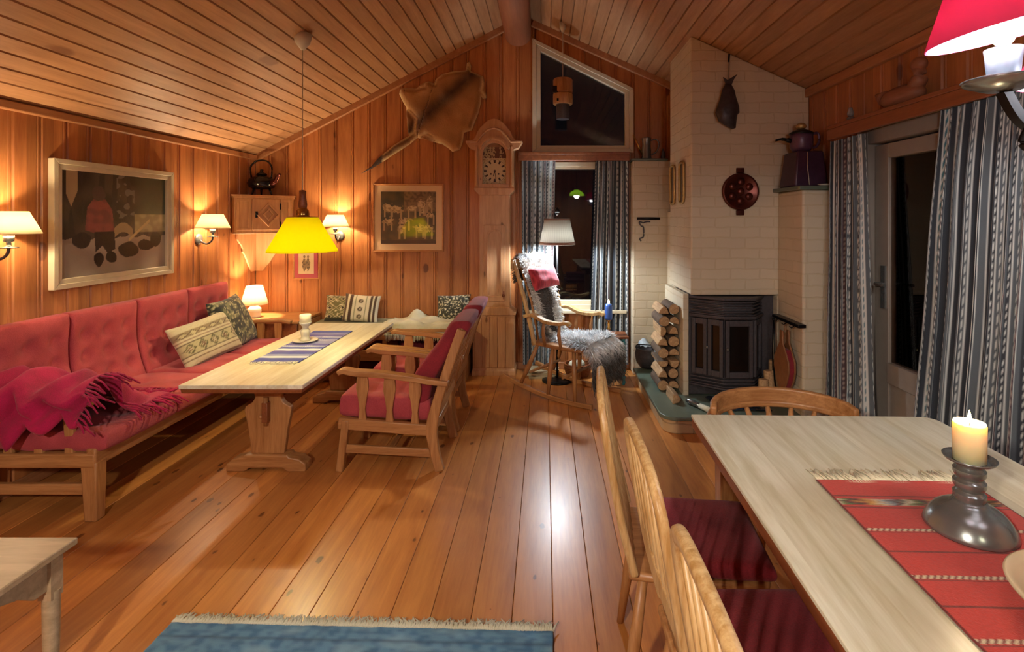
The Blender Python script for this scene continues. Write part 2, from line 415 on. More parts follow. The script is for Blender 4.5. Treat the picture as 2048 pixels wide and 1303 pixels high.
# gable wall with two openings
LW = (-.10, .76, .62, 2.085)                      # lower window x0 x1 z0 z1
UW = (-.075, .845, 2.245)                         # upper window x0 x1 z0
def uw_top(x): return 3.322-.497*(x+.1)
def gable(name, y_face, y_back, label, holes):
    b = MB(); edges = [XL+.168*i for i in range(0, 33)]
    cuts = sorted(set([round(e, 4) for e in edges if e < XR+.1]+[XR+.1]+([LW[0], LW[1], UW[0], UW[1]] if holes else [])))
    for a0, a1 in zip(cuts, cuts[1:]):
        L = any(abs(a0-e) < 1e-3 for e in edges); Rr = any(abs(a1-e) < 1e-3 for e in edges)
        m = (a0+a1)/2; iv = [[0, None]]
        if holes:
            if LW[0] < m < LW[1]: iv = [[0, LW[2]], [LW[3], None]]
            if UW[0] < m < UW[1]:
                iv = [q for q in iv if q[1] is not None]+[[LW[3] if LW[0] < m < LW[1] else 0, UW[2]], ['s', None]]
        s = 1 if y_back > y_face else -1
        pr = [(a0, y_back)]+([(a0, y_face+s*.010), (a0+.004, y_face+s*.010), (a0+.011, y_face)] if L else [(a0, y_face)])
        if Rr and a1-a0 > .06: pr += [(a1-.03, y_face), (a1-.027, y_face+s*.006), (a1-.022, y_face), (a1-.011, y_face), (a1-.004, y_face+s*.010), (a1, y_face+s*.010)]
        else: pr += [(a1, y_face)]
        pr += [(a1, y_back)]
        for z0, z1 in iv:
            lo = [b.bm.verts.new((p[0], p[1], uw_top(p[0]) if z0 == 's' else z0)) for p in pr]
            hi = [b.bm.verts.new((p[0], p[1], ceilz(p[0])+.03 if z1 is None else z1)) for p in pr]
            n = len(pr); b.quadface(lo[::-1]); b.quadface(hi)
            for i in range(n): b.quadface([lo[i], lo[(i+1) % n], hi[(i+1) % n], hi[i]])
    return struct(b.build(name, M['wall']), label)
gable('wall_back', YB, YB+.1, 'pine panelled gable wall', True)
gable('wall_front', YF, YF-.1, 'pine panelled wall behind the camera', False)
def sidewall(name, xf, xb, ztop, label, holes):
    b = MB(); y = YF
    s = 1 if xb > xf else -1
    ys = [YF+.168*i for i in range(0, 60)]
    cuts = sorted(set([round(q, 4) for q in ys if q < YB]+[YB]+[h[k] for h in holes for k in (0, 1)]))
    for a0, a1 in zip(cuts, cuts[1:]):
        L = any(abs(a0-e) < 1e-3 for e in ys); Rr = any(abs(a1-e) < 1e-3 for e in ys); m = (a0+a1)/2
        pr = [(xb, a0)]+([(xf+s*.010, a0), (xf+s*.010, a0+.004), (xf, a0+.011)] if L else [(xf, a0)])
        if Rr and a1-a0 > .06: pr += [(xf, a1-.03), (xf+s*.006, a1-.027), (xf, a1-.022), (xf, a1-.011), (xf+s*.010, a1-.004), (xf+s*.010, a1)]
        else: pr += [(xf, a1)]
        pr += [(xb, a1)]
        iv = [(0, ztop)]
        for h in holes:
            if h[0] < m < h[1]: iv = [q for q in ((0, h[2]), (h[3], ztop)) if q[1]-q[0] > .01]
        for z0, z1 in iv: b.prism(pr, 'z', z0, z1)
    return struct(b.build(name, M['wall_y']), label)
sidewall('wall_left', XL, XL-.1, 2.19, 'pine panelled left wall', [])
DR = (1.0, 3.40, .0, 2.03)
sidewall('wall_right', XR, XR+.1, 2.57, 'pine panelled right wall', [DR])
# mouldings
def trim(n, path, w, h, mat='trim', ref=(0, 0, 1)):
    b = MB(); b.bar(path, w, h, ref=ref); return struct(b.build('trim_%d' % n, M[mat], bevel=.008))
trim(1, [(XL+.02, YF, 2.15), (XL+.02, YB, 2.15)], .04, .05)
trim(2, [(XR-.02, YF, 2.515), (XR-.02, 4.168, 2.515)], .04, .07)
trim(3, [(XL+.03, YB-.02, ceilz(XL+.03)-.03), (RX-.12, YB-.02, ceilz(RX-.12)-.03)], .04, .07)
trim(4, [(RX+.1, YB-.02, ceilz(RX+.1)-.03), (XR-.02, YB-.02, ceilz(XR-.02)-.03)], .04, .07)
# ridge beam, a rounded log
b = MB(); pr = []
for i in range(13):
    a = PI+PI*i/12; pr.append((-.275+.133*math.cos(a), 3.40+.115*math.sin(a)))
pr = [(-.408, 3.66)]+pr+[(-.142, 3.66)]
b.prism(pr, 'y', YF, YB); o = struct(b.build('trim_5', M['beam'], smooth=True, angle=50), 'rounded ridge beam under the ceiling peak')
b = MB(); b.box(XL, XL+.014, YF, YB, 0, .07); struct(b.build('baseboard_left', M['trim'], bevel=.004))
b = MB(); b.box(XL, LW[0]+1.0, YB-.014, YB, 0, .07); struct(b.build('baseboard_back', M['trim'], bevel=.004))
# ---- upper window
def frame_poly(outer, inner, y0, y1, b):
    n = len(outer)
    for i in range(n):
        j = (i+1) % n
        b.prism([outer[i], outer[j], inner[j], inner[i]], 'y', y0, y1)
uo = [(-.13, 2.20), (-.13, 3.365), (.90, 2.852), (.90, 2.20)]
ui = [(-.045, 2.275), (-.045, 3.235), (.815, 2.805), (.815, 2.275)]
um = [(-.085, 2.24), (-.085, 3.30), (.855, 2.83), (.855, 2.24)]
b = MB(); frame_poly(uo, um, YB-.03, YB+.10, b); wf = struct(b.build('window_1', M['whitewood'], bevel=.005), 'white framed gable window with a slanted top')
b = MB(); frame_poly(um, ui, YB-.012, YB+.08, b); b.build('sash', M['whitewood'], wf, bevel=.004)
b = MB(); b.prism(ui, 'y', YB+.03, YB+.036); b.build('pane', M['glass'], wf)
# ---- lower window behind the curtains
b = MB()
lo = [(-.12, .60), (-.12, 2.105), (.78, 2.105), (.78, .60)]; lm = [(-.06, .66), (-.06, 2.06), (.72, 2.06), (.72, .66)]
frame_poly(lo, lm, YB-.03, YB+.10, b)
wf = struct(b.build('window_2', M['whitewood'], bevel=.005), 'tall window between striped curtains')
li = [(-.02, .70), (-.02, 2.035), (.68, 2.035), (.68, .70)]
b = MB(); frame_poly(lm, li, YB-.01, YB+.08, b); b.build('sash', M['whitewood'], wf, bevel=.004)
b = MB(); b.prism(li, 'y', YB+.03, YB+.036); b.build('pane', M['glass'], wf)
b = MB(); b.box(-.16, .82, YB-.09, YB-.01, .575, .61); b.build('window_sill', M['whitewood'], wf, bevel=.006)
# ---- terrace door in the right wall
b = MB()
def rframe(b, y0, y1, z0, z1, w, x0, x1):
    b.box(x0, x1, y0, y0+w, z0, z1); b.box(x0, x1, y1-w, y1, z0, z1); b.box(x0, x1, y0+w, y1-w, z1-w, z1)
rframe(b, .94, 3.46, 0, 2.09, .09, XR-.03, XR+.12)
d1 = struct(b.build('door_1', M['greyfr'], bevel=.006), 'grey framed glazed terrace door')
def leaf(y0, y1, tagname):
    b = MB(); x0, x1 = XR+.01, XR+.055
    b.box(x0, x1, y0, y0+.13, .02, 1.99); b.box(x0, x1, y1-.13, y1, .02, 1.99)
    b.box(x0, x1, y0+.13, y1-.13, 1.90, 1.99); b.box(x0, x1, y0+.13, y1-.13, .02, .16); b.box(x0-.01, x1, y0+.13, y1-.13, .53, .655)
    b.box(x0+.012, x1-.012, y0+.13, y1-.13, .16, .53)
    o = b.build(tagname, M['greyfr'], d1, bevel=.005)
    b = MB(); b.box(XR+.03, XR+.036, y0+.125, y1-.125, .65, 1.905); b.build('pane', M['glass'], o)
    return o
lf = leaf(2.22, 3.36, 'door_leaf'); leaf(1.04, 2.20, 'door_leaf')
b = MB(); b.box(XR-.002, XR+.012, 3.245, 3.285, .98, 1.24); b.tube([(XR-.002, 3.265, 1.13), (XR-.05, 3.265, 1.13), (XR-.055, 3.255, 1.13), (XR-.055, 3.16, 1.13)], .009)
b.build('door_handle', M['pewter'], lf, smooth=True, angle=40)
# header above the door
b = MB(); b.box(XR-.025, XR, .9, 3.5, 2.09, 2.13); struct(b.build('trim_6', M['whitewood'], bevel=.004), 'pale header board over the terrace door')

# ================================================================== shelves over the windows
b = MB()
b.box(XR-.20, XR-.001, .5, 3.54, 2.12, 2.145); b.box(XR-.20, XR-.18, .5, 3.54, 2.05, 2.12)
o = b.build('curtain_shelf', M['brown_edge'], bevel=.004); tag(o, 'long brown wooden curtain shelf high along the right wall above the terrace door', 'shelf')
b = MB()
b.box(-.27, .845, YB-.12, YB-.001, 2.165, 2.195); b.box(-.27, .845, YB-.12, YB-.10, 2.11, 2.165)
o = b.build('curtain_shelf', M['brown_edge'], bevel=.004); tag(o, 'short brown wooden curtain shelf under the slanted gable window', 'shelf')

# ================================================================== fireplace
fp = thing('brick_fireplace', 'whitewashed brick fireplace with a chimney breast reaching the sloping ceiling', 'fireplace', (1.5, 4.6, 0))
def loc(b, name, mat, par, **k):     # parts written in room coordinates, moved to the parent's origin
    bmesh.ops.translate(b.bm, verts=b.bm.verts, vec=-Vector(par.location)); return b.build(name, mat, par, **k)
CX0 = 1.148
b = MB(); b.prism([(CX0, .928), (XR-.001, .928), (XR-.001, ceilz(XR)-.0), (CX0, ceilz(CX0))], 'y', 4.168, 4.866)
bmesh.ops.recalc_face_normals(b.bm, faces=b.bm.faces)
o = loc(b, 'chimney_breast', M['brick'], fp, bevel=.012)
b = MB(); b.box(.865, XR-.001, 5.20, YB-.001, 0, 2.10); b.box(1.20, 1.83, 4.87, 5.20, 0, 1.6)
loc(b, 'brick_back', M['brick'], fp, bevel=.01)
b = MB(); b.box(1.83, XR-.001, 3.762, 4.168, 0, 1.735); b.box(1.83, XR-.001, 4.168, 5.2, 0, .928); loc(b, 'side_pier', M['brick'], fp, bevel=.015)
b = MB(); b.box(1.10, 1.145, 4.22, 4.86, .12, .93); loc(b, 'side_panel', M['brick'], fp, bevel=.006)
b = MB(); b.box(.85, 1.2, 5.17, YB-.002, 2.10, 2.118); loc(b, 'ledge_slab', M['slate'], fp, bevel=.004)
b = MB(); b.box(1.79, XR-.002, 3.72, 4.166, 1.735, 1.762); loc(b, 'ledge_slab', M['slate'], fp, bevel=.004)
# hearth
def rounded(x0, x1, y0, y1, r, n=6):
    P = [(x0, y1)]
    for i in range(n+1):
        a = PI+PI/2*i/n; P.append((x0+r+r*math.cos(a), y0+r+r*math.sin(a)))
    return P+[(x1, y0), (x1, y1)]
b = MB(); b.prism(rounded(.85, XR-.001, 3.765, 4.98, .10), 'z', 0.001, .098)
M['brickwarm'] = brickmat('bare_hearth_brick', H('C2A277'), H('9C8260'))
loc(b, 'hearth_base', M['brickwarm'], fp, bevel=.006)
b = MB(); b.prism(rounded(.83, XR-.001, 3.745, 5.0, .12), 'z', .098, .125); loc(b, 'hearth_slab', M['slate'], fp, bevel=.005)
# ---- cast iron stove
stv = thing('wood_stove', 'black cast iron wood stove with three glazed doors built into the fireplace', 'stove', (1.5, 4.5, .126))
FP = [(1.245, 4.60), (1.385, 4.30), (1.64, 4.30), (1.80, 4.55)]
FP = [(1.158, 4.225), (1.375, 4.06), (1.60, 4.06), (1.72, 4.225)]
def facet(i): return Vector((*FP[i], 0)), Vector((*FP[i+1], 0))
b = MB(); b.prism([(1.18, 4.80)]+[(x+(.012 if k == 0 else 0), y+.03) for k, (x, y) in enumerate(FP)]+[(1.71, 4.80)], 'z', .22, .92)
b.box(1.15, 1.825, 4.24, 4.30, .128, .926)
b.box(1.25, 1.79, 4.5, 4.8, .127, .2)
loc(b, 'stove_body', M['iron'], stv, bevel=.004)
for z0, z1, nm in ((.225, .30, 'base_louvre'), (.775, .90, 'top_louvre')):
    b = MB(); n = int((z1-z0)/.021)
    for k in range(n):
        z = z0+(k+.5)*(z1-z0)/n
        b.bar([(x, y+.012, z) for x, y in FP], .03, .010)
    b.bar([(x, y+.0, z0-.0) for x, y in FP], .045, .014)
    loc(b, nm, M['iron'], stv, bevel=.002)
b = MB(); b.bar([(x, y+.005, .912) for x, y in FP], .05, .02); b.bar([(x, y+.0, .765) for x, y in FP], .04, .014); loc(b, 'cornice', M['iron'], stv, bevel=.003)
M['fireglass'] = plain('sooty_stove_glass', H('17100C'), .12, 0, .2, 10)
def stove_door(i, u0, u1):
    A, Bp = facet(i); d = (Bp-A); L = d.length; d.normalize(); n = Vector((d.y, -d.x, 0))
    def P(u, z, o): return A+d*u*L+n*o+Vector((0, 0, z))
    b = MB()
    def slab(b, ua, ub, za, zb, o0, o1):
        v = [b.bm.verts.new(P(u, z, o)) for o in (o0, o1) for u, z in ((ua, za), (ub, za), (ub, zb), (ua, zb))]
        for f in ((0, 1, 2, 3), (7, 6, 5, 4), (0, 4, 5, 1), (1, 5, 6, 2), (2, 6, 7, 3), (3, 7, 4, 0)): b.quadface([v[k] for k in f])
    e = .028/L; z0, z1 = .31, .75
    slab(b, u0, u0+e, z0, z1, -.02, .012); slab(b, u1-e, u1, z0, z1, -.02, .012)
    slab(b, u0+e, u1-e, z0, z0+.045, -.02, .012); slab(b, u0+e, u1-e, z1-.045, z1, -.02, .012)
    o = loc(b, 'stove_door', M['iron'], stv, bevel=.003)
    b = MB(); slab(b, u0+e, u1-e, z0+.045, z1-.045, -.025, -.012)
    bmesh.ops.translate(b.bm, verts=b.bm.verts, vec=-Vector(stv.location)); b.build('stove_glass', M['fireglass'], o)
    return o
stove_door(0, .06, .50); stove_door(0, .53, .97); stove_door(1, .04, .96); stove_door(2, .1, .9)
b = MB(); b.ball((1.262, 4.125, .53), .012); loc(b, 'door_knob', M['pewter'], stv, smooth=True)
b = MB(); b.ball((1.395, 4.04, .53), .012); loc(b, 'door_knob', M['pewter'], stv, smooth=True)
# ================================================================== soft things
def cushion_mesh(b, w, d, h, n=14, dips=(), p=6, edge=.35, wob=.004, seed=0, M4=None):
    """rounded upholstered block centred on the origin; dips = [(u,v,depth,radius)] on the top face (u,v in -1..1)"""
    nx = max(8, int(n*w/max(w, d))); ny = max(8, int(n*d/max(w, d)))
    def P(u, v, top):
        eu = 1-abs(u)**p; ev = 1-abs(v)**p
        k = (max(eu, 0)*max(ev, 0))**.4
        z = h/2*(edge+(1-edge)*k)
        q = 0
        for a, c, dd, r in dips:
            rr = ((u-a)*w/2)**2+((v-c)*d/2)**2; q += dd*math.exp(-rr/(r*r))-(dd*.55*math.exp(-rr/(.012**2)) if top else 0)
        z += wob*nz(u*2+seed, v*2, seed)
        z = (z-(q if top else 0)) if top else -z
        x = u*w/2*(1-.012*(1-abs(z)/(h/2))*0); y = v*d/2
        r = Vector((x, y, z)); return M4 @ r if M4 else r
    def ax(n):                                   # denser toward the rims
        return [math.sin(PI/2*(2*i/n-1))*.5+(2*i/n-1)*.5 for i in range(n+1)]
    U, V = ax(nx), ax(ny)
    T = [[b.bm.verts.new(P(u, v, True)) for u in U] for v in V]; Bt = [[b.bm.verts.new(P(u, v, False)) for u in U] for v in V]
    for j in range(ny):
        for i in range(nx):
            b.quadface([T[j][i], T[j][i+1], T[j+1][i+1], T[j+1][i]]); b.quadface([Bt[j][i], Bt[j+1][i], Bt[j+1][i+1], Bt[j][i+1]])
    rim = [(0, i) for i in range(nx)]+[(j, nx) for j in range(ny)]+[(ny, i) for i in range(nx, 0, -1)]+[(j, 0) for j in range(ny, 0, -1)]
    for k in range(len(rim)):
        a, c = rim[k], rim[(k+1) % len(rim)]
        b.quadface([T[a[0]][a[1]], Bt[a[0]][a[1]], Bt[c[0]][c[1]], T[c[0]][c[1]]])

def pillow(name, label, w, h, t, colfn, loc, M3, group=None, seed=0, cat='pillow', n=44):
    """scatter cushion with a pinched rim; colfn(u,v) with u,v in 0..1 on the visible face"""
    b = MB()
    def surf(s):
        def f(u, v):
            a, c = 2*u-1, 2*v-1
            k = max(0, (1-a**4)*(1-c**4))**.55
            # corners poke out a little
            pin = 1-.07*(1-abs(a)**2)*abs(c)**3; pin2 = 1-.07*(1-abs(c)**2)*abs(a)**3
            z = s*(t/2*k+.004+.010*k*nz(a*1.6+seed, c*1.6, seed))
            return M3 @ Vector((a*w/2*pin2, c*h/2*pin, z))
        return f
    g1 = b.grid(surf(1), n, n, colfn); g2 = b.grid(surf(-1), n, n, colfn)
    rim = [(0, i) for i in range(n)]+[(j, n) for j in range(n)]+[(n, i) for i in range(n, 0, -1)]+[(j, 0) for j in range(n, 0, -1)]
    for k in range(len(rim)):
        a, c = rim[k], rim[(k+1) % len(rim)]
        b.quadface([g1[a[0]][a[1]], g2[a[0]][a[1]], g2[c[0]][c[1]], g1[c[0]][c[1]]])
    o = b.build(name, M['col'], smooth=True, loc=loc)
    return tag(o, label, cat, group)
def basis(xv, zv):
    """matrix whose x axis is xv and z axis (face normal) is zv"""
    z = Vector(zv).normalized(); x = (Vector(xv)-z*Vector(xv).dot(z)).normalized(); y = z.cross(x)
    return Matrix((x, y, z)).transposed()
def fringe(b, p0, p1, dirv, L, n, th=.004, up=(0, 0, 1), wav=.35, colfn=None):
    """tassels from the segment p0-p1"""
    p0, p1, dv = Vector(p0), Vector(p1), Vector(dirv).normalized()
    for i in range(n):
        t = (i+.5)/n; p = p0.lerp(p1, t); s = (p1-p0).normalized()
        ll = L*random.uniform(.7, 1.15); w1 = random.uniform(-wav, wav)*ll; w2 = w1+random.uniform(-wav, wav)*ll*.7
        pts = [p-dv*.01, p+dv*ll*.45+s*w1*.5, p+dv*ll+s*w2]
        b.tube(pts, [th, th*.9, th*.35], n=4)

# ================================================================== sofa along the left wall
sofa = thing('sofa', 'long tufted red wool sofa with an oak frame along the left wall', 'sofa', (-2.55, 3.73, 0))
def S(b, name, mat, **k): return loc(b, name, mat, sofa, **k)
Y0s, Y1s = 2.67, 4.80
seg = (Y1s-Y0s)/4
b = MB(); b.box(-2.315, -2.265, Y0s+.0, Y1s, .275, .37); S(b, 'front_rail', M['oak_y'], bevel=.008)
b = MB(); b.box(-2.90, -2.86, Y0s, Y1s, .24, .34); S(b, 'back_rail', M['oak_y'], bevel=.006)
for y, s in ((Y0s, 1), (Y1s-.05, -1)):
    b = MB(); b.box(-2.90, -2.27, y-.002, y+.042, .272, .345); S(b, 'end_rail', M['oak_x'], bevel=.008)
    b = MB(); b.box(-2.88, -2.33, y+.005, y+.035, .135, .19); S(b, 'stretcher', M['oak_x'], bevel=.006)
    b = MB(); b.box(-2.325, -2.262, y, y+.06, 0, .30, top=(-.02, 0, 0, .01)); S(b, 'leg', M['oak'], bevel=.008)
    b = MB(); b.box(-2.92, -2.86, y, y+.05, 0, .30, top=(.02, .02, 0, .01)); S(b, 'leg', M['oak'], bevel=.008)
    ya = y+.02 if s > 0 else y+.035
    prof = spline([(-2.90, ya, .585), (-2.72, ya, .60), (-2.50, ya, .612), (-2.36, ya, .612), (-2.29, ya, .595)], 5)
    b = MB(); b.bar(prof, .062, .032, scale=[(1-.15*math.sin(i), 1) for i in range(len(prof))]); S(b, 'armrest', M['oak_x'], bevel=.008)
    for xx in (-2.72, -2.565, -2.41):
        b = MB(); q = [(-.03, .30), (-.022, .34), (-.018, .40), (-.026, .48), (-.032, .55), (-.03, .60), (.03, .60), (.032, .55), (.026, .48), (.018, .40), (.022, .34), (.03, .30)]
        b.prism([(xx+a, z) for a, z in q], 'y', ya-.011, ya+.011); S(b, 'arm_slat', M['oak'], bevel=.003)
b = MB(); b.box(-2.345, -2.325, Y0s+.6, Y1s-.3, .02, .21); b.box(-2.8, -2.345, Y0s+.6, Y1s-.3, .19, .21)
for k in range(4):
    yc = Y0s+seg*(k+.5)
    b = MB(); dips = [(a, c, .030, .045) for a in (-.45, .45) for c in (-.5, .1)]
    cushion_mesh(b, .60, seg-.006, .115, n=22, dips=dips, p=8, edge=.55, seed=k*3.1, wob=.01)
    o = b.build('seat_cushion', M['red'], sofa, smooth=True, sub=1)
    o.location = Vector((-2.515, yc, .402))-Vector(sofa.location); o.rotation_euler = (0, R(1.0), 0)
    b = MB(); dips = [(a, c, .046, .036) for a in (-.62, 0, .62) for c in (-.55, -.05, .45)]
    # the back: S-curved upholstered panel
    def BP(r):
        z = r.y+.27; lean = .10*z/.54+.035*math.sin(z/.54*PI*1.25)
        return Vector((-lean+r.z, r.x, z))
    cushion_mesh(b, seg-.008, .54, .12, n=32, dips=dips, p=8, edge=.5, seed=k*5.3+1, wob=.008)
    for v in b.bm.verts: v.co = BP(v.co)
    o = b.build('back_cushion', M['red'], sofa, smooth=True, sub=1)
    o.location = Vector((-2.83, yc, .42))-Vector(sofa.location)

# magenta throw over the near arm
b = MB()
def thr(u, v):
    # u along the arm (wall side to room side), v from outside floor side, over the arm, onto the seat
    x = -2.93+.66*u
    s = v*1.5
    if s < .45: y, z = 2.60-.02*math.sin(s*20), .33+.24*u+s*(.34-.24*u)/.45
    elif s < .80: a = (s-.45)/.35*PI; y, z = 2.72-.12*math.cos(a), .67+.06*math.sin(a)
    else: y, z = 2.84+(s-.80)*.52, .67-(s-.80)*.30
    z -= .10*ss(.88, 1, u)*(1 if s > .8 else 0)
    z -= .05*(u-.3)**2
    f = .032*math.sin(u*24+3*math.sin(v*5))+.03*nz(u*5, v*4, 2)+.012*nz(u*16, v*12, 5)
    z = max(z+f, (.475 if y > 2.74 else .1)+.01*abs(math.sin(u*19+v*6)))
    return Vector((x+.03*nz(u*4, v*6, 9), y+f*.6*(1 if s < .6 else .2), z))
b.grid(thr, 60, 60)
for i in range(60):
    u = i/60; p = thr(u, 1.0); q = p+Vector((random.uniform(-.04, .06), random.uniform(.05, .13), 0)); q.z = .468
    b.tube([p, p.lerp(q, .5)+Vector((0, 0, .012)), q], [.004, .003, .0015], n=4)
for i in range(46):
    v = i/46; p = thr(1.0, v); q = p+Vector((random.uniform(.04, .12), random.uniform(-.02, .05), -.05)); 
    if p.y > 2.72: q.z = max(q.z, .468 if q.x < -2.24 else .3)
    b.tube([p, p.lerp(q, .5)+Vector((0, 0, .01)), q], [.004, .003, .0015], n=4)
o = b.build('throw_blanket', M['magenta'], smooth=True, solid=.006)
tag(o, 'magenta fringed wool throw draped over the near arm of the red sofa', 'blanket')

# pillows on the sofa and bench
CREAM, OLIVE, BROWN, DK = H('C0B494'), H('6E6A48'), H('5A3B28'), H('2C2A22')
def diamonds(x, y, n=1):
    return abs((x % 1)-.5)+abs((y % 1)-.5)
def pat_kilim(u, v):           # cream with bands of diamonds
    c = CREAM
    if .0 < v < .06 or .16 < v < .19: c = H('6D5340')
    if .26 < v < .56:
        d = diamonds(u*5, (v-.26)/.30)
        c = H('B0A580')
        if .28 < d < .42: c = H('5C5638')
        if d < .18: c = H('6E4E3C')
        if d < .08: c = CREAM
        if v < .28 or v > .54: c = H('5B4A38')
    if .66 < v < .80:
        d = diamonds(u*6, (v-.66)/.14); c = H('8E7C60') if d > .5 else H('B8AA84')
        if .35 < d < .5: c = H('5F4B3A')
    if .60 < v < .63: c = H('8A6E5C')
    return lerp(c, DK, .12*(nz(u*60, v*60)+.3 > .5))
def pat_dark(u, v):            # dark green tapestry
    n = nz(u*9, v*9, 4); n2 = nz(u*22, v*22, 7)
    c = H('2E3328')
    if n > .12: c = H('6C6B4C')
    if n2 > .25: c = H('A8A07C')
    if n < -.28: c = H('1B1F20')
    return c
def pat_olive(u, v):
    d = diamonds(u*3, v*3)
    c = H('6E6842')
    if d < .17: c = H('2B231C')
    elif d < .24: c = H('C7B78F')
    elif .46 < d < .54: c = H('BFB089')
    if nz(u*14, v*14, 3) > .3: c = H('CFC3A2')
    if v < .12: c = H('3C3A28')
    return c
def pat_stripe(u, v):
    c = H('CFC2A4'); x = u*8 % 1
    if u < .1 or .18 < u < .26 or .74 < u < .80 or .86 < u < .93: c = H('4A3324')
    if .34 < u < .36 or .62 < u < .64: c = H('7C7A58')
    for cy in (.18, .45, .74):
        r = math.hypot((u-.49)*1.0, v-cy)
        if r < .075: c = H('5A4A38')
        if r < .035: c = H('A6937A')
    return c
def pat_floral(u, v):
    n = nz(u*8+3, v*8, 1); n2 = nz(u*18, v*18, 2)
    c = H('34352C')
    if abs(n) < .05: c = H('8E8A6C')
    if n2 > .22: c = H('C9C2A6')
    if n2 > .42: c = H('E3DCC4')
    return c
pillow('cushion', 'dark green tapestry cushion leaning on the far end of the red sofa back', .50, .44, .14, pat_dark, (-2.66, 4.52, .65), basis((-.12, 1, .02), (1, .10, .45)), 'scatter cushions', 2, 'cushion')
pillow('cushion', 'cream cushion with woven diamond bands lying against the red sofa back', .56, .34, .13, pat_kilim, (-2.62, 4.10, .60), basis((.10, 1, .07), (1, -.20, .55)), 'scatter cushions', 5, 'cushion')
pillow('cushion', 'olive cushion with brown diamonds on the bench, left of the striped one', .36, .26, .11, pat_olive, (-2.00, 5.27, .640), basis((1, 0, .0), (.08, -1, .30)), 'scatter cushions', 8, 'cushion')
pillow('cushion', 'brown and cream striped cushion on the bench under the goat picture', .34, .27, .11, pat_stripe, (-1.80, 5.20, .650), basis((1, -.1, -.03), (.15, -1, .30)), 'scatter cushions', 11, 'cushion')
pillow('cushion', 'black and white flowered cushion at the right end of the bench', .34, .27, .11, pat_floral, (-.90, 5.23, .645), basis((1, .1, 0), (-.1, -1, .35)), 'scatter cushions', 14, 'cushion')

# ================================================================== corner table and lamp
ct = thing('corner_table', 'low brown corner table carrying a small lamp behind the sofa end', 'table', (-2.6, 5.13, 0))
b = MB(); b.box(-2.955, -2.27, 4.87, 5.385, .56, .585); loc(b, 'table_top', M['oak_x'], ct, bevel=.005)
b = MB(); b.box(-2.95, -2.29, 4.885, 5.38, .08, .56); loc(b, 'table_body', M['brown_edge'], ct, bevel=.005)
b = MB(); b.box(-2.28, -2.266, 4.90, 5.36, .44, .555); loc(b, 'drawer_front', M['oak_x'], ct, bevel=.003)

def table_lamp():
    t = thing('table_lamp', 'small lit table lamp with a pleated cream shade on the corner table', 'lamp', (-2.79, 5.09, .585))
    b = MB(); b.lathe([(.0, 0), (.05, 0), (.055, .012), (.05, .03), (.062, .055), (.06, .085), (.035, .105), (.02, .12), (.018, .135), (0, .135)], 24); b.build('lamp_base', M['whiteporc'], t, smooth=True)
    b = MB(); b.lathe([(.118, .125), (.072, .30)], 48, cap=False); b.build('lamp_shade', M['white_shade'], t, smooth=True, solid=.002)
    b = MB(); b.ball((0, 0, .19), .026); b.build('bulb', M['bulb'], t, smooth=True)
    l = light('table_lamp_light', (-2.79, 5.09, .585+.22), LP['table'], WARM, .03); return t
M['bulb'] = emis('bulb', (1, .85, .6), 6)
WARM = (1, .77, .47); YEL = (1, .86, .52); COOL = (.78, .90, 1.0); NEUT = (1, .90, .76)
table_lamp()

# ================================================================== wall lamps
def wall_lamp(label, P, nrm, watt):
    """P on the wall at bracket height, nrm out of the wall"""
    n = Vector((*nrm, 0)); rz = math.atan2(nrm[1], nrm[0])
    t = thing('wall_lamp', label, 'lamp', P, rz, 'lit wall lamps with cream shades')
    X = .125
    b = MB(); m = Matrix.Rotation(PI/2, 4, 'Y'); b.lathe([(0, 0), (.05, 0), (.046, .012), (.03, .02), (0, .022)], 20, M=m); b.build('wall_plate', M['pewter'], t, smooth=True)
    b = MB(); b.tube(spline([(.01, 0, 0), (.035, 0, -.025), (.075, 0, -.04), (.115, 0, -.015), (X, 0, .02)], 5), .0075); b.build('arm', M['iron'], t, smooth=True)
    b = MB(); b.lathe([(.0, .018), (.04, .018), (.042, .024), (.012, .028), (.010, .05), (.022, .055), (.024, .085), (0, .085)], 20, c=(X, 0, 0)); b.build('candle_cup', M['pewter'], t, smooth=True)
    b = MB(); b.lathe([(.132, .0), (.078, .118)], 40, cap=False)
    o = b.build('lamp_shade', M['cream_shade'], t, smooth=True, solid=.002, loc=(X, 0, .095))
    b = MB(); b.ball((X, 0, .125), .02, (1, 1, 1.5)); b.build('bulb', M['bulb'], t, smooth=True)
    b = MB(); b.tube([(.006, 0, -.04), (.006, .012, -.3), (.006, -.008, -.6), (.006, .01, -.80)], .003, n=6); b.build('wall_cord', M['brown_edge'], t, smooth=True)
    p = Vector(P)+n*X+Vector((0, 0, .15)); light('wall_lamp_light', p, watt, WARM, .025)
    return t
LZ = 1.355
wall_lamp('lit wall lamp at the far left, on the wall left of the big painting', (XL, 2.80, LZ), (1, 0), LP['sconce'])
wall_lamp('lit wall lamp between the big painting and the corner cupboard', (XL, 4.52, LZ), (1, 0), LP['sconce'])
wall_lamp('lit wall lamp on the gable wall right of the yellow pendant', (-2.09, YB, LZ), (0, -1), LP['sconce'])

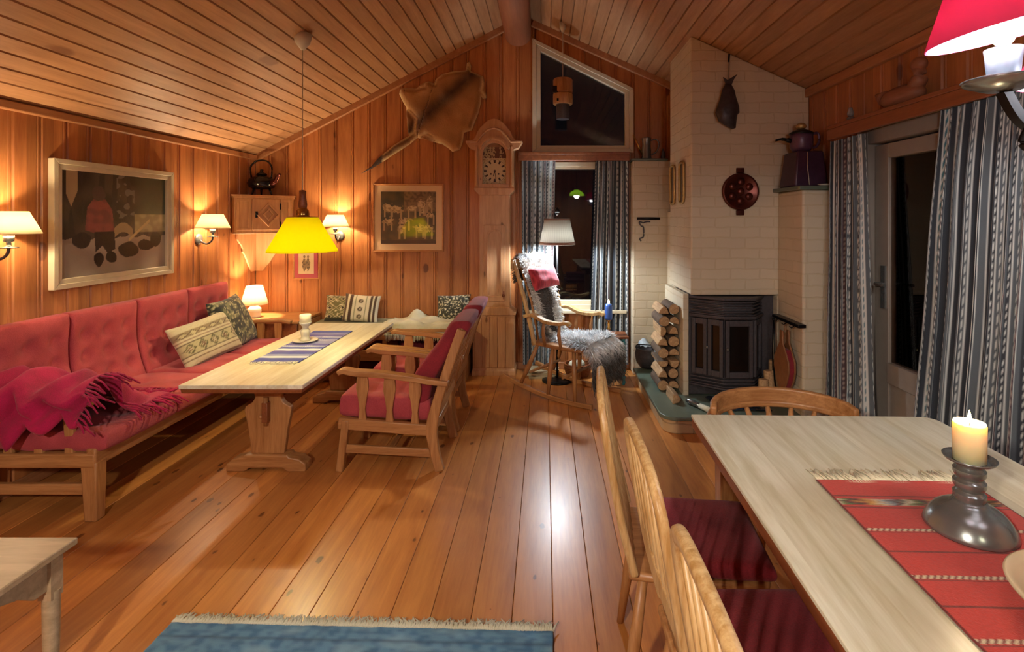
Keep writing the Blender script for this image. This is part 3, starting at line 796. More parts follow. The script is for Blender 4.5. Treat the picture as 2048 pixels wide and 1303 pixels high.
# ================================================================== yellow pendant
YP = Vector((-1.71, 3.74, 0))
t = thing('pendant_lamp', 'yellow pendant lamp with a conical shade hanging over the trestle table', 'lamp', (YP.x, YP.y, 1.297))
b = MB(); b.lathe([(.232, 0), (.230, .012), (.104, .238), (.100, .242)], 48, cap=False); b.build('lamp_shade', M['yellow_shade'], t, smooth=True, solid=.002)
b = MB(); b.lathe([(.10, .240), (.10, .246), (.045, .248), (.045, .262), (.042, .290), (.028, .305), (.026, .31)], 24, cap=False); b.build('shade_collar', M['brass'], t, smooth=True)
b = MB(); b.lathe([(0, .305), (.026, .305), (.030, .33), (.022, .39), (.024, .43), (.006, .435)], 16); b.build('wooden_handle', M['brown_edge'], t, smooth=True)
zc = ceilz(YP.x)-1.297
b = MB(); b.tube([(0, 0, .43), (0, 0, zc-.02)], .0028, n=6); b.build('cord', M['whiteporc'], t, smooth=True)
b = MB(); b.lathe([(0, zc-.10), (.012, zc-.10), (.05, zc-.05), (.065, zc+.012)], 20); b.build('ceiling_cap', M['whiteporc'], t, smooth=True)
b = MB(); b.ball((0, 0, .09), .035); b.lathe([(.012, .12), (.016, .24)], 10); b.build('bulb', M['bulb'], t, smooth=True)
light('pendant_light', (YP.x, YP.y, 1.297+.075), LP['pendant'], YEL, .035)

# ================================================================== trestle table
tt = thing('trestle_table', 'long low trestle table with a pale top in front of the red sofa', 'table', (-1.70, 3.84, 0))
b = MB(); b.box(-2.045, -1.352, 2.954, 4.73, .578, .602); loc(b, 'table_top', M['paletop'], tt, bevel=.004)
b = MB(); b.box(-2.035, -1.362, 2.964, 4.72, .552, .578, top=(-.004, .004, -.004, .004)); loc(b, 'table_edge', M['brown_edge'], tt, bevel=.004)
def trestle(y):
    c = -1.69
    half = [(.125, .552), (.125, .525), (.115, .50), (.085, .468), (.078, .44), (.095, .41), (.138, .385), (.142, .36), (.12, .25), (.102, .12), (.100, .10)]
    pts = [(c-a, z) for a, z in half]+[(c+a, z) for a, z in half[::-1]]
    b = MB(); b.prism(pts, 'y', y-.02, y+.02); loc(b, 'trestle_board', M['oak'], tt, bevel=.005)
    b = MB(); f = [(-.24, 0), (-.24, .045), (-.20, .075), (-.14, .085), (-.13, .10), (.13, .10), (.14, .085), (.20, .075), (.24, .045), (.24, 0), (.13, 0), (.10, .022), (-.10, .022), (-.13, 0)]
    b.prism([(c+a, z) for a, z in f], 'y', y-.045, y+.045); loc(b, 'foot', M['oak_x'], tt, bevel=.006)
    b = MB(); b.box(c-.28, c+.28, y-.03, y+.03, .515, .553, top=(-.02, .02, 0, 0)); loc(b, 'cross_bar', M['oak_x'], tt, bevel=.005)
    s = -1 if y < 3.8 else 1
    b = MB(); b.box(c-.018, c+.018, y+s*.02, y+s*.06, .30, .42); loc(b, 'tenon', M['brown_edge'], tt, bevel=.004)
    b = MB(); b.tube([(c-.0, y+s*.045, .28), (c-.0, y+s*.045, .45)], [.011, .014], n=8); b.ball((c-.025, y+s*.05, .335), .014); loc(b, 'wedge', M['oak'], tt, smooth=True)
trestle(3.25); trestle(4.44)
b = MB(); b.box(-1.715, -1.665, 3.25, 4.44, .31, .41); loc(b, 'stretcher', M['brown_edge'], tt, bevel=.006)

BLUE, WHT, PUR = H('1C2C94'), H('C4C6D6'), H('3F3392')
def pat_blue(u, v):            # v from the near end
    y = v*19; k = int(y) % 19; f = y-int(y)
    seq = [BLUE, BLUE, WHT, BLUE, BLUE, PUR, WHT, BLUE, WHT, PUR, BLUE, WHT, WHT, BLUE, WHT, PUR, WHT, BLUE, BLUE]
    c = seq[k]
    if k in (8, 12, 14) and (u*22 % 1) < .5*f+.2: c = BLUE
    if k in (11, 16) and (u*30 % 1) < .4: c = PUR
    if k in (3, 10) and (u*30 % 1) < .3: c = WHT
    return c
b = MB()
b.grid(lambda u, v: Vector((-1.90+.315*u, 3.415+.955*v, .6055+.0015*nz(u*5, v*12))), 90, 240, pat_blue)
o = b.build('table_runner', M['col'], smooth=True, solid=.003); tag(o, 'blue and white striped woven runner on the trestle table', 'table runner')
b = MB(); fringe(b, (-1.895, 3.42, .6055), (-1.59, 3.42, .6055), (0, -1, 0), .05, 46, .0028); b.build('fringe', M['wax'], o, smooth=True)
# candlestick on a saucer
t = thing('candlestick', 'white candlestick with a short white candle on the blue runner', 'candlestick', (-1.80, 3.98, .608))
b = MB(); b.lathe([(0, 0), (.05, 0), (.088, .010), (.092, .014), (.086, .016), (.05, .009), (0, .009)], 32); b.build('saucer', M['whiteporc'], t, smooth=True)
b = MB(); b.lathe([(0, .010), (.036, .010), (.038, .018), (.028, .03), (.031, .05), (.036, .075), (.030, .09), (.022, .10), (.024, .118), (.040, .135), (.044, .147), (0, .147)], 28); b.build('stem', M['whiteporc'], t, smooth=True)
b = MB(); b.lathe([(0, .147), (.040, .147), (.041, .200), (.036, .205), (.0, .198)], 24); b.build('candle', M['wax'], t, smooth=True)

# ================================================================== bench along the gable wall
bn = thing('bench', 'built-in pine bench along the gable wall behind the trestle table', 'bench', (-1.5, 5.17, 0))
b = MB(); b.box(-2.26, -.735, 4.93, 5.38, .475, .505); loc(b, 'bench_top', M['oak_x'], bn, bevel=.005)
M['greenpad'] = fabric('green_bench_pad', H('8A8660'), H('6F6C4C'))
b = MB(); b.box(-2.24, -.76, 4.95, 5.375, .505, .522); loc(b, 'seat_pad', M['greenpad'], bn, bevel=.008)
b = MB(); b.box(-2.25, -.74, 4.945, 4.965, .395, .475); loc(b, 'front_rail', M['oak_x'], bn, bevel=.004)
b = MB(); b.box(-2.25, -.74, 4.95, 4.975, .20, .30); loc(b, 'shelf_front', M['oak_x'], bn, bevel=.004)
b = MB(); b.box(-2.25, -.74, 4.975, 5.37, .20, .22); loc(b, 'shelf', M['oak_x'], bn)
b = MB(); b.box(-2.25, -.74, 4.955, 4.975, .02, .12); loc(b, 'plinth', M['oak_x'], bn, bevel=.004)
for x in (-2.25, -1.52, -.78):
    b = MB(); b.box(x, x+.04, 4.95, 5.37, 0, .475); loc(b, 'bench_side', M['oak_x'], bn, bevel=.004)
b = MB(); b.box(-2.21, -.78, 5.35, 5.37, .02, .47); loc(b, 'bench_back', M['darkred'], bn)
# white throw
b = MB()
def wt(u, v):
    x = -1.50+.62*u+.05*nz(u*3, v*3, 4); y = 5.28-.36*v
    z = .535+.05*max(0, nz(u*4, v*4, 8)+.2)+.10*math.exp(-((u-.38)**2+(v-.12)**2)/.012)*1.0
    if v > .88: z -= (v-.88)*.9; y = 4.964-.018-(v-.88)*.05
    return Vector((x, y, z))
b.grid(wt, 50, 34); fringe(b, wt(0.02, 1), wt(.98, 1), (0, -.1, -1), .05, 50, .003, wav=.2); fringe(b, wt(0, .1), wt(0, .9), (-1, -.2, -.05), .06, 26, .003, wav=.2)
M['whitewool'] = fabric('white_wool_throw', H('D9D5BF'), H('BDB79C'))
o = b.build('throw_blanket', M['whitewool'], smooth=True, solid=.008); tag(o, 'white wool throw bunched on the bench, its fringe over the front edge', 'blanket')

# ================================================================== armchairs
def armchair(label, x, y):
    t = thing('armchair', label, 'chair', (x, y, 0), 0, 'red cushioned oak armchairs facing the sofa')
    W = .265
    for s in (-1, 1):
        b = MB(); b.bar([(-.30, s*(W-.02), 0), (-.262, s*(W-.02), .31)], .045, .05, ref=(0, 1, 0)); b.build('leg', M['oak'], t, bevel=.006)
        # rear leg and back post in one bent piece
        P = spline([(.305, s*(W-.02), 0), (.27, s*(W-.02), .14), (.258, s*(W-.02), .27), (.30, s*(W-.02), .45), (.375, s*(W-.02), .68), (.44, s*(W-.02), .855)], 5)
        b = MB(); b.bar(P, .055, .038, ref=(0, 1, 0), scale=[(1+.25*math.exp(-((q.z-.27)/.12)**2), 1) for q in P]); b.build('leg', M['oak'], t, bevel=.006)
        b = MB(); b.bar([(-.31, s*(W-.02), .29), (0, s*(W-.02), .265), (.27, s*(W-.02), .245)], .035, .068, ref=(0, 0, 1)); b.build('side_rail', M['oak_x'], t, bevel=.006)
        b = MB(); b.bar([(-.27, s*(W-.02), .135), (.275, s*(W-.02), .105)], .022, .05); b.build('stretcher', M['oak_x'], t, bevel=.005)
        ys = s*(W-.005)
        P = spline([(-.305, ys, .598), (-.27, ys, .612), (-.20, ys, .600), (-.05, ys, .590), (.12, ys, .568), (.26, ys, .545), (.36, ys, .535)], 5)
        sc = [(1.0+.25*math.sin(min(1, i/len(P)*1.4)*PI), 1+.2*math.sin(i/len(P)*PI)) for i in range(len(P))]
        b = MB(); b.bar(P, .055, .028, scale=sc); b.build('armrest', M['oak_x'], t, bevel=.009, seg=3)
        for xx in (-.165, .0, .155):
            zt = .585-.02*(xx+.16)/.3; zb = .29-.03*(xx+.3)/.57
            q = [(.024, 0), (.020, .12), (.015, .3), (.022, .5), (.033, .72), (.030, .88), (.024, 1)]
            pts = [(xx-a*(1.15), zb+(zt-zb)*k) for a, k in q]+[(xx+a*1.15, zb+(zt-zb)*k) for a, k in q[::-1]]
            b = MB(); b.prism(pts, 'y', s*(W-.02)-.010, s*(W-.02)+.010); b.build('arm_slat', M['oak'], t, bevel=.003)
    for z, xx in ((.83, .428), (.40, .30)):
        b = MB(); b.box(xx-.014, xx+.014, -W+.02, W-.02, z-.045, z+.03); b.build('back_rail', M['oak_y'], t, bevel=.005)
    for yy in (-.15, -.05, .05, .15):
        b = MB(); q = [(.03, 0), (.02, .2), (.034, .4), (.018, .6), (.032, .8), (.024, 1)]
        A, Bq = Vector((.302, yy, .42)), Vector((.43, yy, .83))
        vs = []
        for sg in (-1, 1):
            col = []
            for a, k in (q if sg < 0 else q[::-1]):
                p = A.lerp(Bq, k); col.append((p.x, p.y+sg*a, p.z))
            vs += col
        f = [b.bm.verts.new(v) for v in vs]; g = [b.bm.verts.new((v[0]+.016, v[1], v[2])) for v in vs]
        b.quadface(f); b.quadface(g[::-1])
        for i in range(len(f)): b.quadface([f[i], f[(i+1) % len(f)], g[(i+1) % len(f)], g[i]])
        b.build('back_slat', M['oak'], t, bevel=.002)
    b = MB(); b.box(-.285, -.25, -W+.03, W-.03, .255, .315); b.build('front_rail', M['oak_y'], t, bevel=.006)
    b = MB(); b.box(.25, .275, -W+.03, W-.03, .22, .27); b.build('rear_rail', M['oak_y'], t, bevel=.005)
    b = MB(); b.bar([(.0, -W+.02, .12), (.0, W-.02, .12)], .03, .022); b.build('cross_stretcher', M['oak_y'], t, bevel=.004)
    b = MB(); cushion_mesh(b, .56, .465, .145, n=20, dips=[(a, c, .02, .05) for a in (-.4, .4) for c in (-.4, .4)], p=10, edge=.72, seed=x*3+y, wob=.006)
    b.build('seat_cushion', M['red'], t, smooth=True, sub=1, loc=(-.035, 0, .372), rot=(0, R(3.5), 0))
    b = MB(); cushion_mesh(b, .46, .56, .15, n=22, dips=[(a, c, .02, .05) for a in (-.5, .5) for c in (-.55, 0, .55)], p=8, edge=.6, seed=y*2, wob=.006)
    for v in b.bm.verts:
        r = v.co.copy(); z = r.y+.28; v.co = Vector((.165+.235*(z/.56)-.035*math.sin(z/.56*PI*1.6)-r.z, r.x, .40+z*.90))
    b.build('back_cushion', M['darkred'], t, smooth=True, sub=1)
    return t
ac = armchair('nearer of two red cushioned oak armchairs beside the trestle table', -.945, 3.47)
dup(ac, (-.945, 4.075, 0), label='farther of two red cushioned oak armchairs, closer to the tall clock')

# ================================================================== pictures
def picture(name, label, cat, M4, w, h, fw, fcol, fn, nu, nv, mat, depth=.028, matw=0, matcol=None, step=.008):
    """M4: x right, y up, z out of the wall; origin at the centre of the back"""
    t = thing(name, label, cat, M4.to_translation()); M3 = M4.to_3x3().to_4x4()
    b = MB()
    o_ = [(-w/2, -h/2), (w/2, -h/2), (w/2, h/2), (-w/2, h/2)]; i_ = [(x*(1-2*fw/w), y*(1-2*fw/h)) for x, y in o_]; m_ = [(x*(1-1*fw/w), y*(1-1*fw/h)) for x, y in o_]
    for i in range(4):
        j = (i+1) % 4
        for (A, Bq, z0a, z1a) in ((o_, m_, 0, depth), (m_, i_, 0, depth-step)):
            b.prism([A[i], A[j], Bq[j], Bq[i]], 'z', z0a, z1a, M=M3)
    b.build('frame', fcol, t, bevel=.003)
    iw, ih = w/2-fw, h/2-fw
    if matw:
        b = MB(); b.prism([(-iw, -ih), (iw, -ih), (iw, ih), (-iw, ih)], 'z', 0, .010, M=M3); b.build('mat_board', matcol, t)
        iw -= matw; ih -= matw
    b = MB(); b.grid(lambda u, v: M3 @ Vector(((2*u-1)*iw, (2*v-1)*ih, .0125)), nu, nv, fn)
    b.build('picture_print', mat, t, smooth=True, normals=False)
    return t
def wallM(P, nrm):
    n = Vector((*nrm, 0)); up = Vector((0, 0, 1)); x = up.cross(n)
    m = Matrix((x, up, n)).transposed().to_4x4(); m.translation = P; return m
def logfig(u, v):              # snowy forest clearing with a woodcutter, loosely brushed
    n = nz(u*4, v*4, 1); n2 = nz(u*14, v*14, 2); n3 = nz(u*3, v*11, 3)
    c = lerp(H('2B2622'), H('4A4338'), ss(-.3, .3, n))
    if nz(u*16, v*2.2, 7) > .12: c = H('332E2B')
    c = lerp(c, H('3F4B3C'), ss(.62, .8, u)*ss(.45, .55, v))
    if .48 < u < .66 and v > .55 and n2 > .12: c = H('6E6A66')
    if u > .66 and .40 < v < .60: c = lerp(H('8B8467'), H('B0A884'), ss(-.2, .4, n2))
    if v < .36+.03*n2: c = lerp(H('8C7F74'), H('A39789'), ss(-.3, .3, n))
    if .05 < u < .14 and v > .66+3*abs(u-.09): c = H('A08869')
    if .44 < u < .64 and abs(v-.38-.08*math.sin((u-.44)*15)) < .05: c = H('A08E6C')
    if abs((v-.34)-(u-.62)*.95) < .018 and .60 < u < .82: c = H('BFAE82')
    def ell(x, y, a, b_): return ((u-x)/a)**2+((v-y)/b_)**2 < 1+.5*n2
    if ell(.18, .34, .08, .07): c = H('2E2726')
    if ell(.60, .22, .10, .08) or ell(.78, .26, .09, .06) or ell(.89, .32, .07, .08): c = H('25211F')
    if inpoly(u, v, [(.20, .44), (.22, .66), (.27, .74), (.38, .74), (.44, .64), (.46, .42), (.30, .40)]): c = lerp(H('8A4A48'), H('74403F'), ss(-.3, .3, n2))
    if inpoly(u, v, [(.28, .42), (.46, .42), (.47, .24), (.40, .20), (.35, .28), (.29, .22)]): c = H('2A2322')
    if ell(.32, .15, .045, .07) or ell(.43, .16, .05, .06): c = H('1E1A1A')
    if ell(.32, .80, .055, .075): c = H('4C3D3A')
    return c
picture('painting', 'large framed painting of a figure among logs in snow, above the red sofa', 'painting', wallM((XL+.001, 3.66, 1.497), (1, 0)),
        1.018, .79, .062, M['whitewood'], logfig, 230, 180, M['colmat'], .04)
def goats(u, v):
    n = nz(u*7, v*7, 3); n2 = nz(u*20, v*20, 4)
    c = lerp(H('2E3318'), H('4E4424'), ss(-.3, .4, n))
    if v > .62 and u > .42: c = lerp(H('7A6440'), H('5B4A2C'), ss(-.2, .3, n2))
    for x, y, a, b_ in ((.13, .70, .10, .08), (.27, .66, .13, .07), (.12, .44, .10, .07), (.42, .44, .12, .06), (.38, .28, .07, .08), (.75, .72, .07, .13), (.88, .78, .06, .12), (.90, .55, .08, .05), (.56, .68, .09, .05), (.70, .30, .09, .08), (.86, .28, .09, .07)):
        if ((u-x)/a)**2+((v-y)/b_)**2 < 1+1.6*n2+.8*n: c = lerp(H('C2AA7C'), H('8A744A'), ss(-.1, .3, n2))
        if abs(u-x-a*.75) < .016 and y-.19 < v < y: c = H('A18A60')
        if abs(u-x+a*.6) < .016 and y-.19 < v < y: c = H('A18A60')
    if v < .07: c = H('2A2616')
    return c
M['lightframe'] = wood('light_picture_frame', H('D49A62'), H('B87B45'), 'X', 2, rough=.4)
M['cardmat'] = plain('cream_mat_board', H('DCBC92'), .8, noise_amt=.02)
picture('framed_picture', 'framed goat herd print in a pale wooden frame left of the clock', 'picture', wallM((-1.39, YB-.001, 1.54), (0, -1)), .72, .69, .018, M['lightframe'], goats, 170, 140, M['colgloss'], .022, .062, M['cardmat'])
def couple(u, v):
    c = H('D9C79C'); n = nz(u*12, v*12, 5)
    for x in (.38, .62):
        if ((u-x)/.13)**2+((v-.45)/.30)**2 < 1+.6*n: c = H('8A7A58') if n < .1 else H('5F5540')
        if ((u-x)/.07)**2+((v-.82)/.07)**2 < 1: c = H('7A6A50')
    return c
M['pinkmat'] = plain('pink_mat_board', H('B0505A'), .8, noise_amt=.02)
picture('framed_picture', 'small framed drawing of two figures with a pink mat below the yellow pendant', 'picture', wallM((-2.43, YB-.001, 1.075), (0, -1)), .265, .32, .014, M['lightframe'], couple, 50, 60, M['colgloss'], .018, .04, M['pinkmat'])

# ================================================================== corner cupboard and kettle
A, Bq = Vector((-2.945, 5.02, 0)), Vector((-2.60, 5.395, 0))
cc = thing('corner_cupboard', 'small pine cupboard hung in the corner with a diamond carved door', 'cupboard', (-2.82, 5.27, 1.39))
def C(b, n, m, par=cc, **k): return loc(b, n, m, par, **k)
corner = (XL+.003, YB-.003)
front = [(XL+.003, 4.99), (-2.90, 4.965), (-2.545, 5.34), (-2.565, YB-.003)]
front = [(XL+.003, 5.00), (-2.915, 4.975), (-2.548, 5.345), (-2.56, YB-.003)]
def grow(P, d): c = (-2.75, 5.2); return [(min(max(x+(x-c[0])*d, XL+.003), 9), min(y+(y-c[1])*d, YB-.003)) for x, y in P]
b = MB(); b.prism(front+[corner], 'z', 1.40, 1.735); C(b, 'cabinet_body', M['pine'], bevel=.004)
b = MB(); b.prism(grow(front, .10)+[corner], 'z', 1.742, 1.76); b.prism(grow(front, .05)+[corner], 'z', 1.725, 1.745); C(b, 'cornice', M['pine'], bevel=.004)
b = MB(); b.prism(grow(front, .04)+[corner], 'z', 1.385, 1.405); C(b, 'base_moulding', M['pine'], bevel=.004)
P0, P1 = Vector((-2.915, 4.975, 0)), Vector((-2.548, 5.345, 0)); du = (P1-P0).normalized(); dn = Vector((du.y, -du.x, 0)); Lf = (P1-P0).length
def fr(u, z, o): return P0+du*u*Lf+dn*o+Vector((0, 0, z))
def slab2(b, ua, ub, za, zb, o0, o1):
    v = [b.bm.verts.new(fr(u, z, o)) for o in (o0, o1) for u, z in ((ua, za), (ub, za), (ub, zb), (ua, zb))]
    for f in ((0, 1, 2, 3), (7, 6, 5, 4), (0, 4, 5, 1), (1, 5, 6, 2), (2, 6, 7, 3), (3, 7, 4, 0)): b.quadface([v[k] for k in f])
for ua, ub in ((.03, .27), (.78, .97)):
    b = MB(); slab2(b, ua, ub, 1.42, 1.445, 0, .008); slab2(b, ua, ub, 1.695, 1.72, 0, .008); slab2(b, ua, ua+.05, 1.445, 1.695, 0, .008); slab2(b, ub-.05, ub, 1.445, 1.695, 0, .008); C(b, 'side_panel', M['pine'], bevel=.002)
b = MB(); slab2(b, .29, .76, 1.42, 1.72, 0, .014); dr = C(b, 'cupboard_door', M['pine'], bevel=.004)
b = MB()
for r0, r1, o1 in ((.118, .090, .032), (.060, .038, .036)):
    cu, cz = .56, 1.57
    oq = [(cu, cz-r0), (cu+r0*.9/Lf, cz), (cu, cz+r0), (cu-r0*.9/Lf, cz)]; iq = [(cu, cz-r1), (cu+r1*.9/Lf, cz), (cu, cz+r1), (cu-r1*.9/Lf, cz)]
    for i in range(4):
        j = (i+1) % 4; v = [b.bm.verts.new(fr(u, z, o)) for o in (.012, o1) for u, z in (oq[i], oq[j], iq[j], iq[i])]
        for f in ((0, 1, 2, 3), (7, 6, 5, 4), (0, 4, 5, 1), (1, 5, 6, 2), (2, 6, 7, 3), (3, 7, 4, 0)): b.quadface([v[k] for k in f])
bmesh.ops.translate(b.bm, verts=b.bm.verts, vec=-Vector(cc.location)); b.build('diamond_carving', M['pine'], dr, bevel=.002)
b = MB(); slab2(b, .335, .375, 1.54, 1.60, .012, .02); p = fr(.355, 1.575, .03); b.ball(p, .012)
bmesh.ops.translate(b.bm, verts=b.bm.verts, vec=-Vector(cc.location)); b.build('lock_plate', M['black'], dr, smooth=True, angle=40)
for z in (1.47, 1.65):
    b = MB(); slab2(b, .762, .782, z-.03, z+.03, .0, .018); bmesh.ops.translate(b.bm, verts=b.bm.verts, vec=-Vector(cc.location)); b.build('hinge', M['black'], dr)
sc = [(.0, 1.385), (.34, 1.385), (.335, 1.33), (.30, 1.295), (.265, 1.27), (.245, 1.235), (.25, 1.205), (.215, 1.18), (.195, 1.15), (.15, 1.08), (.085, 1.0), (.0, 1.0)]
b = MB(); b.prism([(YB-.003-a, z) for a, z in sc], 'x', XL+.003, XL+.02); C(b, 'scalloped_bracket', M['pine'], bevel=.003)
b = MB(); b.prism([(XL+.003+a, z) for a, z in sc], 'y', YB-.02, YB-.003); C(b, 'scalloped_bracket', M['pine'], bevel=.003)

kt = thing('kettle', 'black three legged iron kettle on top of the corner cupboard', 'kettle', (-2.79, 5.22, 1.762))
M['gloss_black'] = plain('glossy_black_iron', H('141014'), .12, .3, .1, 20)
b = MB(); b.lathe([(0, .055), (.07, .055), (.115, .075), (.13, .115), (.115, .155), (.07, .18), (.05, .185), (.048, .20), (0, .205)], 28); b.build('kettle_body', M['gloss_black'], kt, smooth=True)
b = MB(); b.lathe([(.05, .20), (.045, .212), (.02, .222), (.012, .235), (.018, .25), (0, .255)], 20, cap=False); b.build('lid', M['gloss_black'], kt, smooth=True)
b = MB(); b.tube(spline([(.10, -.03, .11), (.16, -.05, .13), (.19, -.06, .18), (.215, -.07, .20)], 5), [.026]*6+[.02]*5+[.014]*5, n=10); b.build('spout', M['copper'], kt, smooth=True)
b = MB(); b.tube(spline([(-.10, 0, .17), (-.11, 0, .27), (-.05, 0, .335), (.05, 0, .335), (.10, 0, .27), (.095, 0, .17)], 5), .008); b.build('handle', M['gloss_black'], kt, smooth=True)
for a in (0, 2.1, 4.2):
    b = MB(); b.tube([(.075*math.cos(a), .075*math.sin(a), .07), (.10*math.cos(a), .10*math.sin(a), 0)], [.012, .008]); b.build('leg', M['gloss_black'], kt, smooth=True)

# ================================================================== animal hide on the gable wall
hp = [(722, 347), (742, 333), (755, 318), (785, 292), (828, 265), (832, 238), (817, 222), (806, 203), (799, 188), (801, 178), (809, 176), (832, 177), (849, 173), (848, 166), (858, 163), (870, 168), (872, 158), (885, 148), (909, 142), (932, 141), (934, 127), (939, 123), (942, 132), (941, 142), (966, 153), (965, 170), (962, 182), (973, 196), (966, 198), (963, 192), (962, 205), (958, 222), (950, 242), (943, 261), (928, 265), (926, 283), (920, 299), (905, 303), (897, 296), (885, 288), (866, 279), (849, 269), (835, 275), (820, 288), (795, 304), (774, 318), (745, 336)]
hq = [px(x, y, YB-.02) for x, y in hp]
def edge_d(x, z):
    best = 9
    for i in range(len(hq)):
        a, c = hq[i], hq[(i+1) % len(hq)]; ax, az, cx, cz = a.x, a.z, c.x, c.z
        L2 = (cx-ax)**2+(cz-az)**2; tt_ = max(0, min(1, ((x-ax)*(cx-ax)+(z-az)*(cz-az))/L2)); best = min(best, math.hypot(x-ax-tt_*(cx-ax), z-az-tt_*(cz-az)))
    return best
b = MB(); P2 = [(v.x, v.z) for v in hq]
vs = [b.bm.verts.new((x, 0, z)) for x, z in P2]; f = b.bm.faces.new(vs)
bmesh.ops.triangulate(b.bm, faces=[f])
for k in range(5): 
    es = [e for e in b.bm.edges if e.calc_length() > .028]
    if not es: break
    bmesh.ops.subdivide_edges(b.bm, edges=es, cuts=1, use_grid_fill=False); bmesh.ops.triangulate(b.bm, faces=b.bm.faces)
bmesh.ops.beautify_fill(b.bm, faces=b.bm.faces, edges=b.bm.edges)
cl = b.bm.verts.layers.float_color.new('Col')
sp0, sp1 = px(735, 340, D), px(930, 165, D)
for v in b.bm.verts:
    x, z = v.co.x, v.co.z; e = edge_d(x, z)
    v.co.y = YB-.008-.03*ss(0, .05, e)-.018*nz(x*7, z*7, 1)*ss(0, .03, e)-.01
    dx, dz = sp1.x-sp0.x, sp1.z-sp0.z; L = math.hypot(dx, dz); s = abs((x-sp0.x)*dz-(z-sp0.z)*dx)/L
    c = lerp(H('A97A48'), H('5E3C22'), max(0, 1-s/.16)*.85+.25*nz(x*9, z*9, 3))
    c = lerp(c, H('38200F'), max(0, 1-s/.085)*.8)
    c = lerp(H('D8BC8A'), c, ss(.0, .028, e)); c = lerp(c, H('8E6038'), .3*max(0, nz(x*25, z*25, 6)))
    if x < sp0.x+.16: c = H('3A2418')
    v[cl] = (*c, 1)
o = b.build('animal_hide', M['hide'], smooth=True, solid=.008); tag(o, 'tan and brown animal hide spread on the gable wall above the pictures', 'animal hide')
# ================================================================== tall clock
ck = thing('grandfather_clock', 'tall pine grandfather clock with a white dial standing against the gable wall', 'clock', (-.50, 5.27, 0))
def K(b, n, m, par=ck, **k): return loc(b, n, m, par, **k)
YC = 5.395
b = MB(); b.box(-.705, -.30, 5.165, YC, .0, .60); K(b, 'clock_base', M['pine'], bevel=.004)
b = MB(); b.box(-.715, -.29, 5.155, YC, 0, .05); b.box(-.712, -.293, 5.158, YC, .05, .075, top=(.008, -.008, .008, 0)); K(b, 'plinth', M['pine'], bevel=.004)
b = MB(); 
for k in range(5): b.box(-.69+k*.077, -.69+k*.077+.071, 5.158, 5.166, .08, .575)
K(b, 'base_boards', M['pine'], bevel=.003)
b = MB(); b.prism([(-.72, .59), (-.285, .59), (-.285, .61), (-.34, .655), (-.34, .67), (-.66, .67), (-.66, .655), (-.72, .61)], 'y', 5.15, YC); K(b, 'base_moulding', M['pine'], bevel=.004)
b = MB(); b.box(-.645, -.345, 5.20, YC, .66, 1.80); K(b, 'clock_trunk', M['pine'], bevel=.004)
arch = [(-.555, .78), (-.435, .78), (-.435, 1.34)]+[(-.495+.06*math.cos(a), 1.34+.07*math.sin(a)) for a in [PI*i/10 for i in range(1, 10)]]+[(-.555, 1.34)]
b = MB(); b.box(-.60, -.39, 5.185, 5.202, .72, 1.47); do = K(b, 'trunk_door', M['pine'], bevel=.004)
b = MB(); o2 = [(-.495+(x+.495)*1.22, 1.07+(z-1.07)*1.05) for x, z in arch]
n = len(arch)
for i in range(n):
    j = (i+1) % n; b.prism([o2[i], o2[j], arch[j], arch[i]], 'y', 5.172, 5.186)
K(b, 'arched_moulding', M['pine'], do.parent, bevel=.002)
b = MB(); b.ball((-.405, 5.18, .78), .014); b.box(-.412, -.398, 5.18, 5.19, .74, .82); K(b, 'door_knob', M['brown_edge'], smooth=True, angle=40)
b = MB(); b.prism([(-.64, 1.76), (-.35, 1.76), (-.30, 1.81), (-.30, 1.83), (-.69, 1.83), (-.69, 1.81)], 'y', 5.15, YC); K(b, 'hood_moulding', M['pine'], bevel=.004)
b = MB()
hz0, hz1 = 1.83, 2.28
b.box(-.685, -.645, 5.165, YC, hz0, hz1); b.box(-.345, -.305, 5.165, YC, hz0, hz1); b.box(-.645, -.345, 5.165, 5.20, hz0, 1.87); b.box(-.65, -.34, 5.24, YC, hz0, hz1)
# arched spandrel over the dial
ar = [(-.625+0.0, 2.13)]
ins = [(-.495+.115*math.cos(a), 2.14+.13*math.sin(a)) for a in [PI-PI*i/14 for i in range(15)]]
b.prism([(-.645, 2.13), (-.61, 2.14)]+ins[0:]+[(-.345, 2.13), (-.345, 2.33), (-.645, 2.33)], 'y', 5.165, 5.20)
b.box(-.645, -.61, 5.165, 5.20, 1.87, 2.14); b.box(-.38, -.345, 5.165, 5.20, 1.87, 2.14)
K(b, 'clock_hood', M['pine'], bevel=.003)
cr = [(-.67, 2.19), (-.735, 2.215), (-.77, 2.27), (-.77, 2.29), (-.70, 2.295), (-.675, 2.33), (-.655, 2.38), (-.615, 2.43), (-.57, 2.475), (-.53, 2.498), (-.495, 2.505), (-.46, 2.498), (-.42, 2.475), (-.375, 2.43), (-.335, 2.38), (-.315, 2.33), (-.29, 2.295), (-.22, 2.29), (-.22, 2.27), (-.255, 2.215), (-.32, 2.19), (-.345, 2.22)]
ci = [(-.495+.135*math.cos(a), 2.14+.155*math.sin(a)) for a in [PI*.15+PI*.7*i/12 for i in range(13)]]
b = MB(); b.prism(cr+ci+[(-.645, 2.22)], 'y', 5.145, 5.23); K(b, 'arched_crown', M['pine'], bevel=.006)
b = MB(); aw = [(-.495+.155*math.cos(a), 5.138, 2.14+.175*math.sin(a)) for a in [PI*.12+PI*.76*i/16 for i in range(17)]]; b.bar(aw, .02, .025, ref=(0, 1, 0)); 
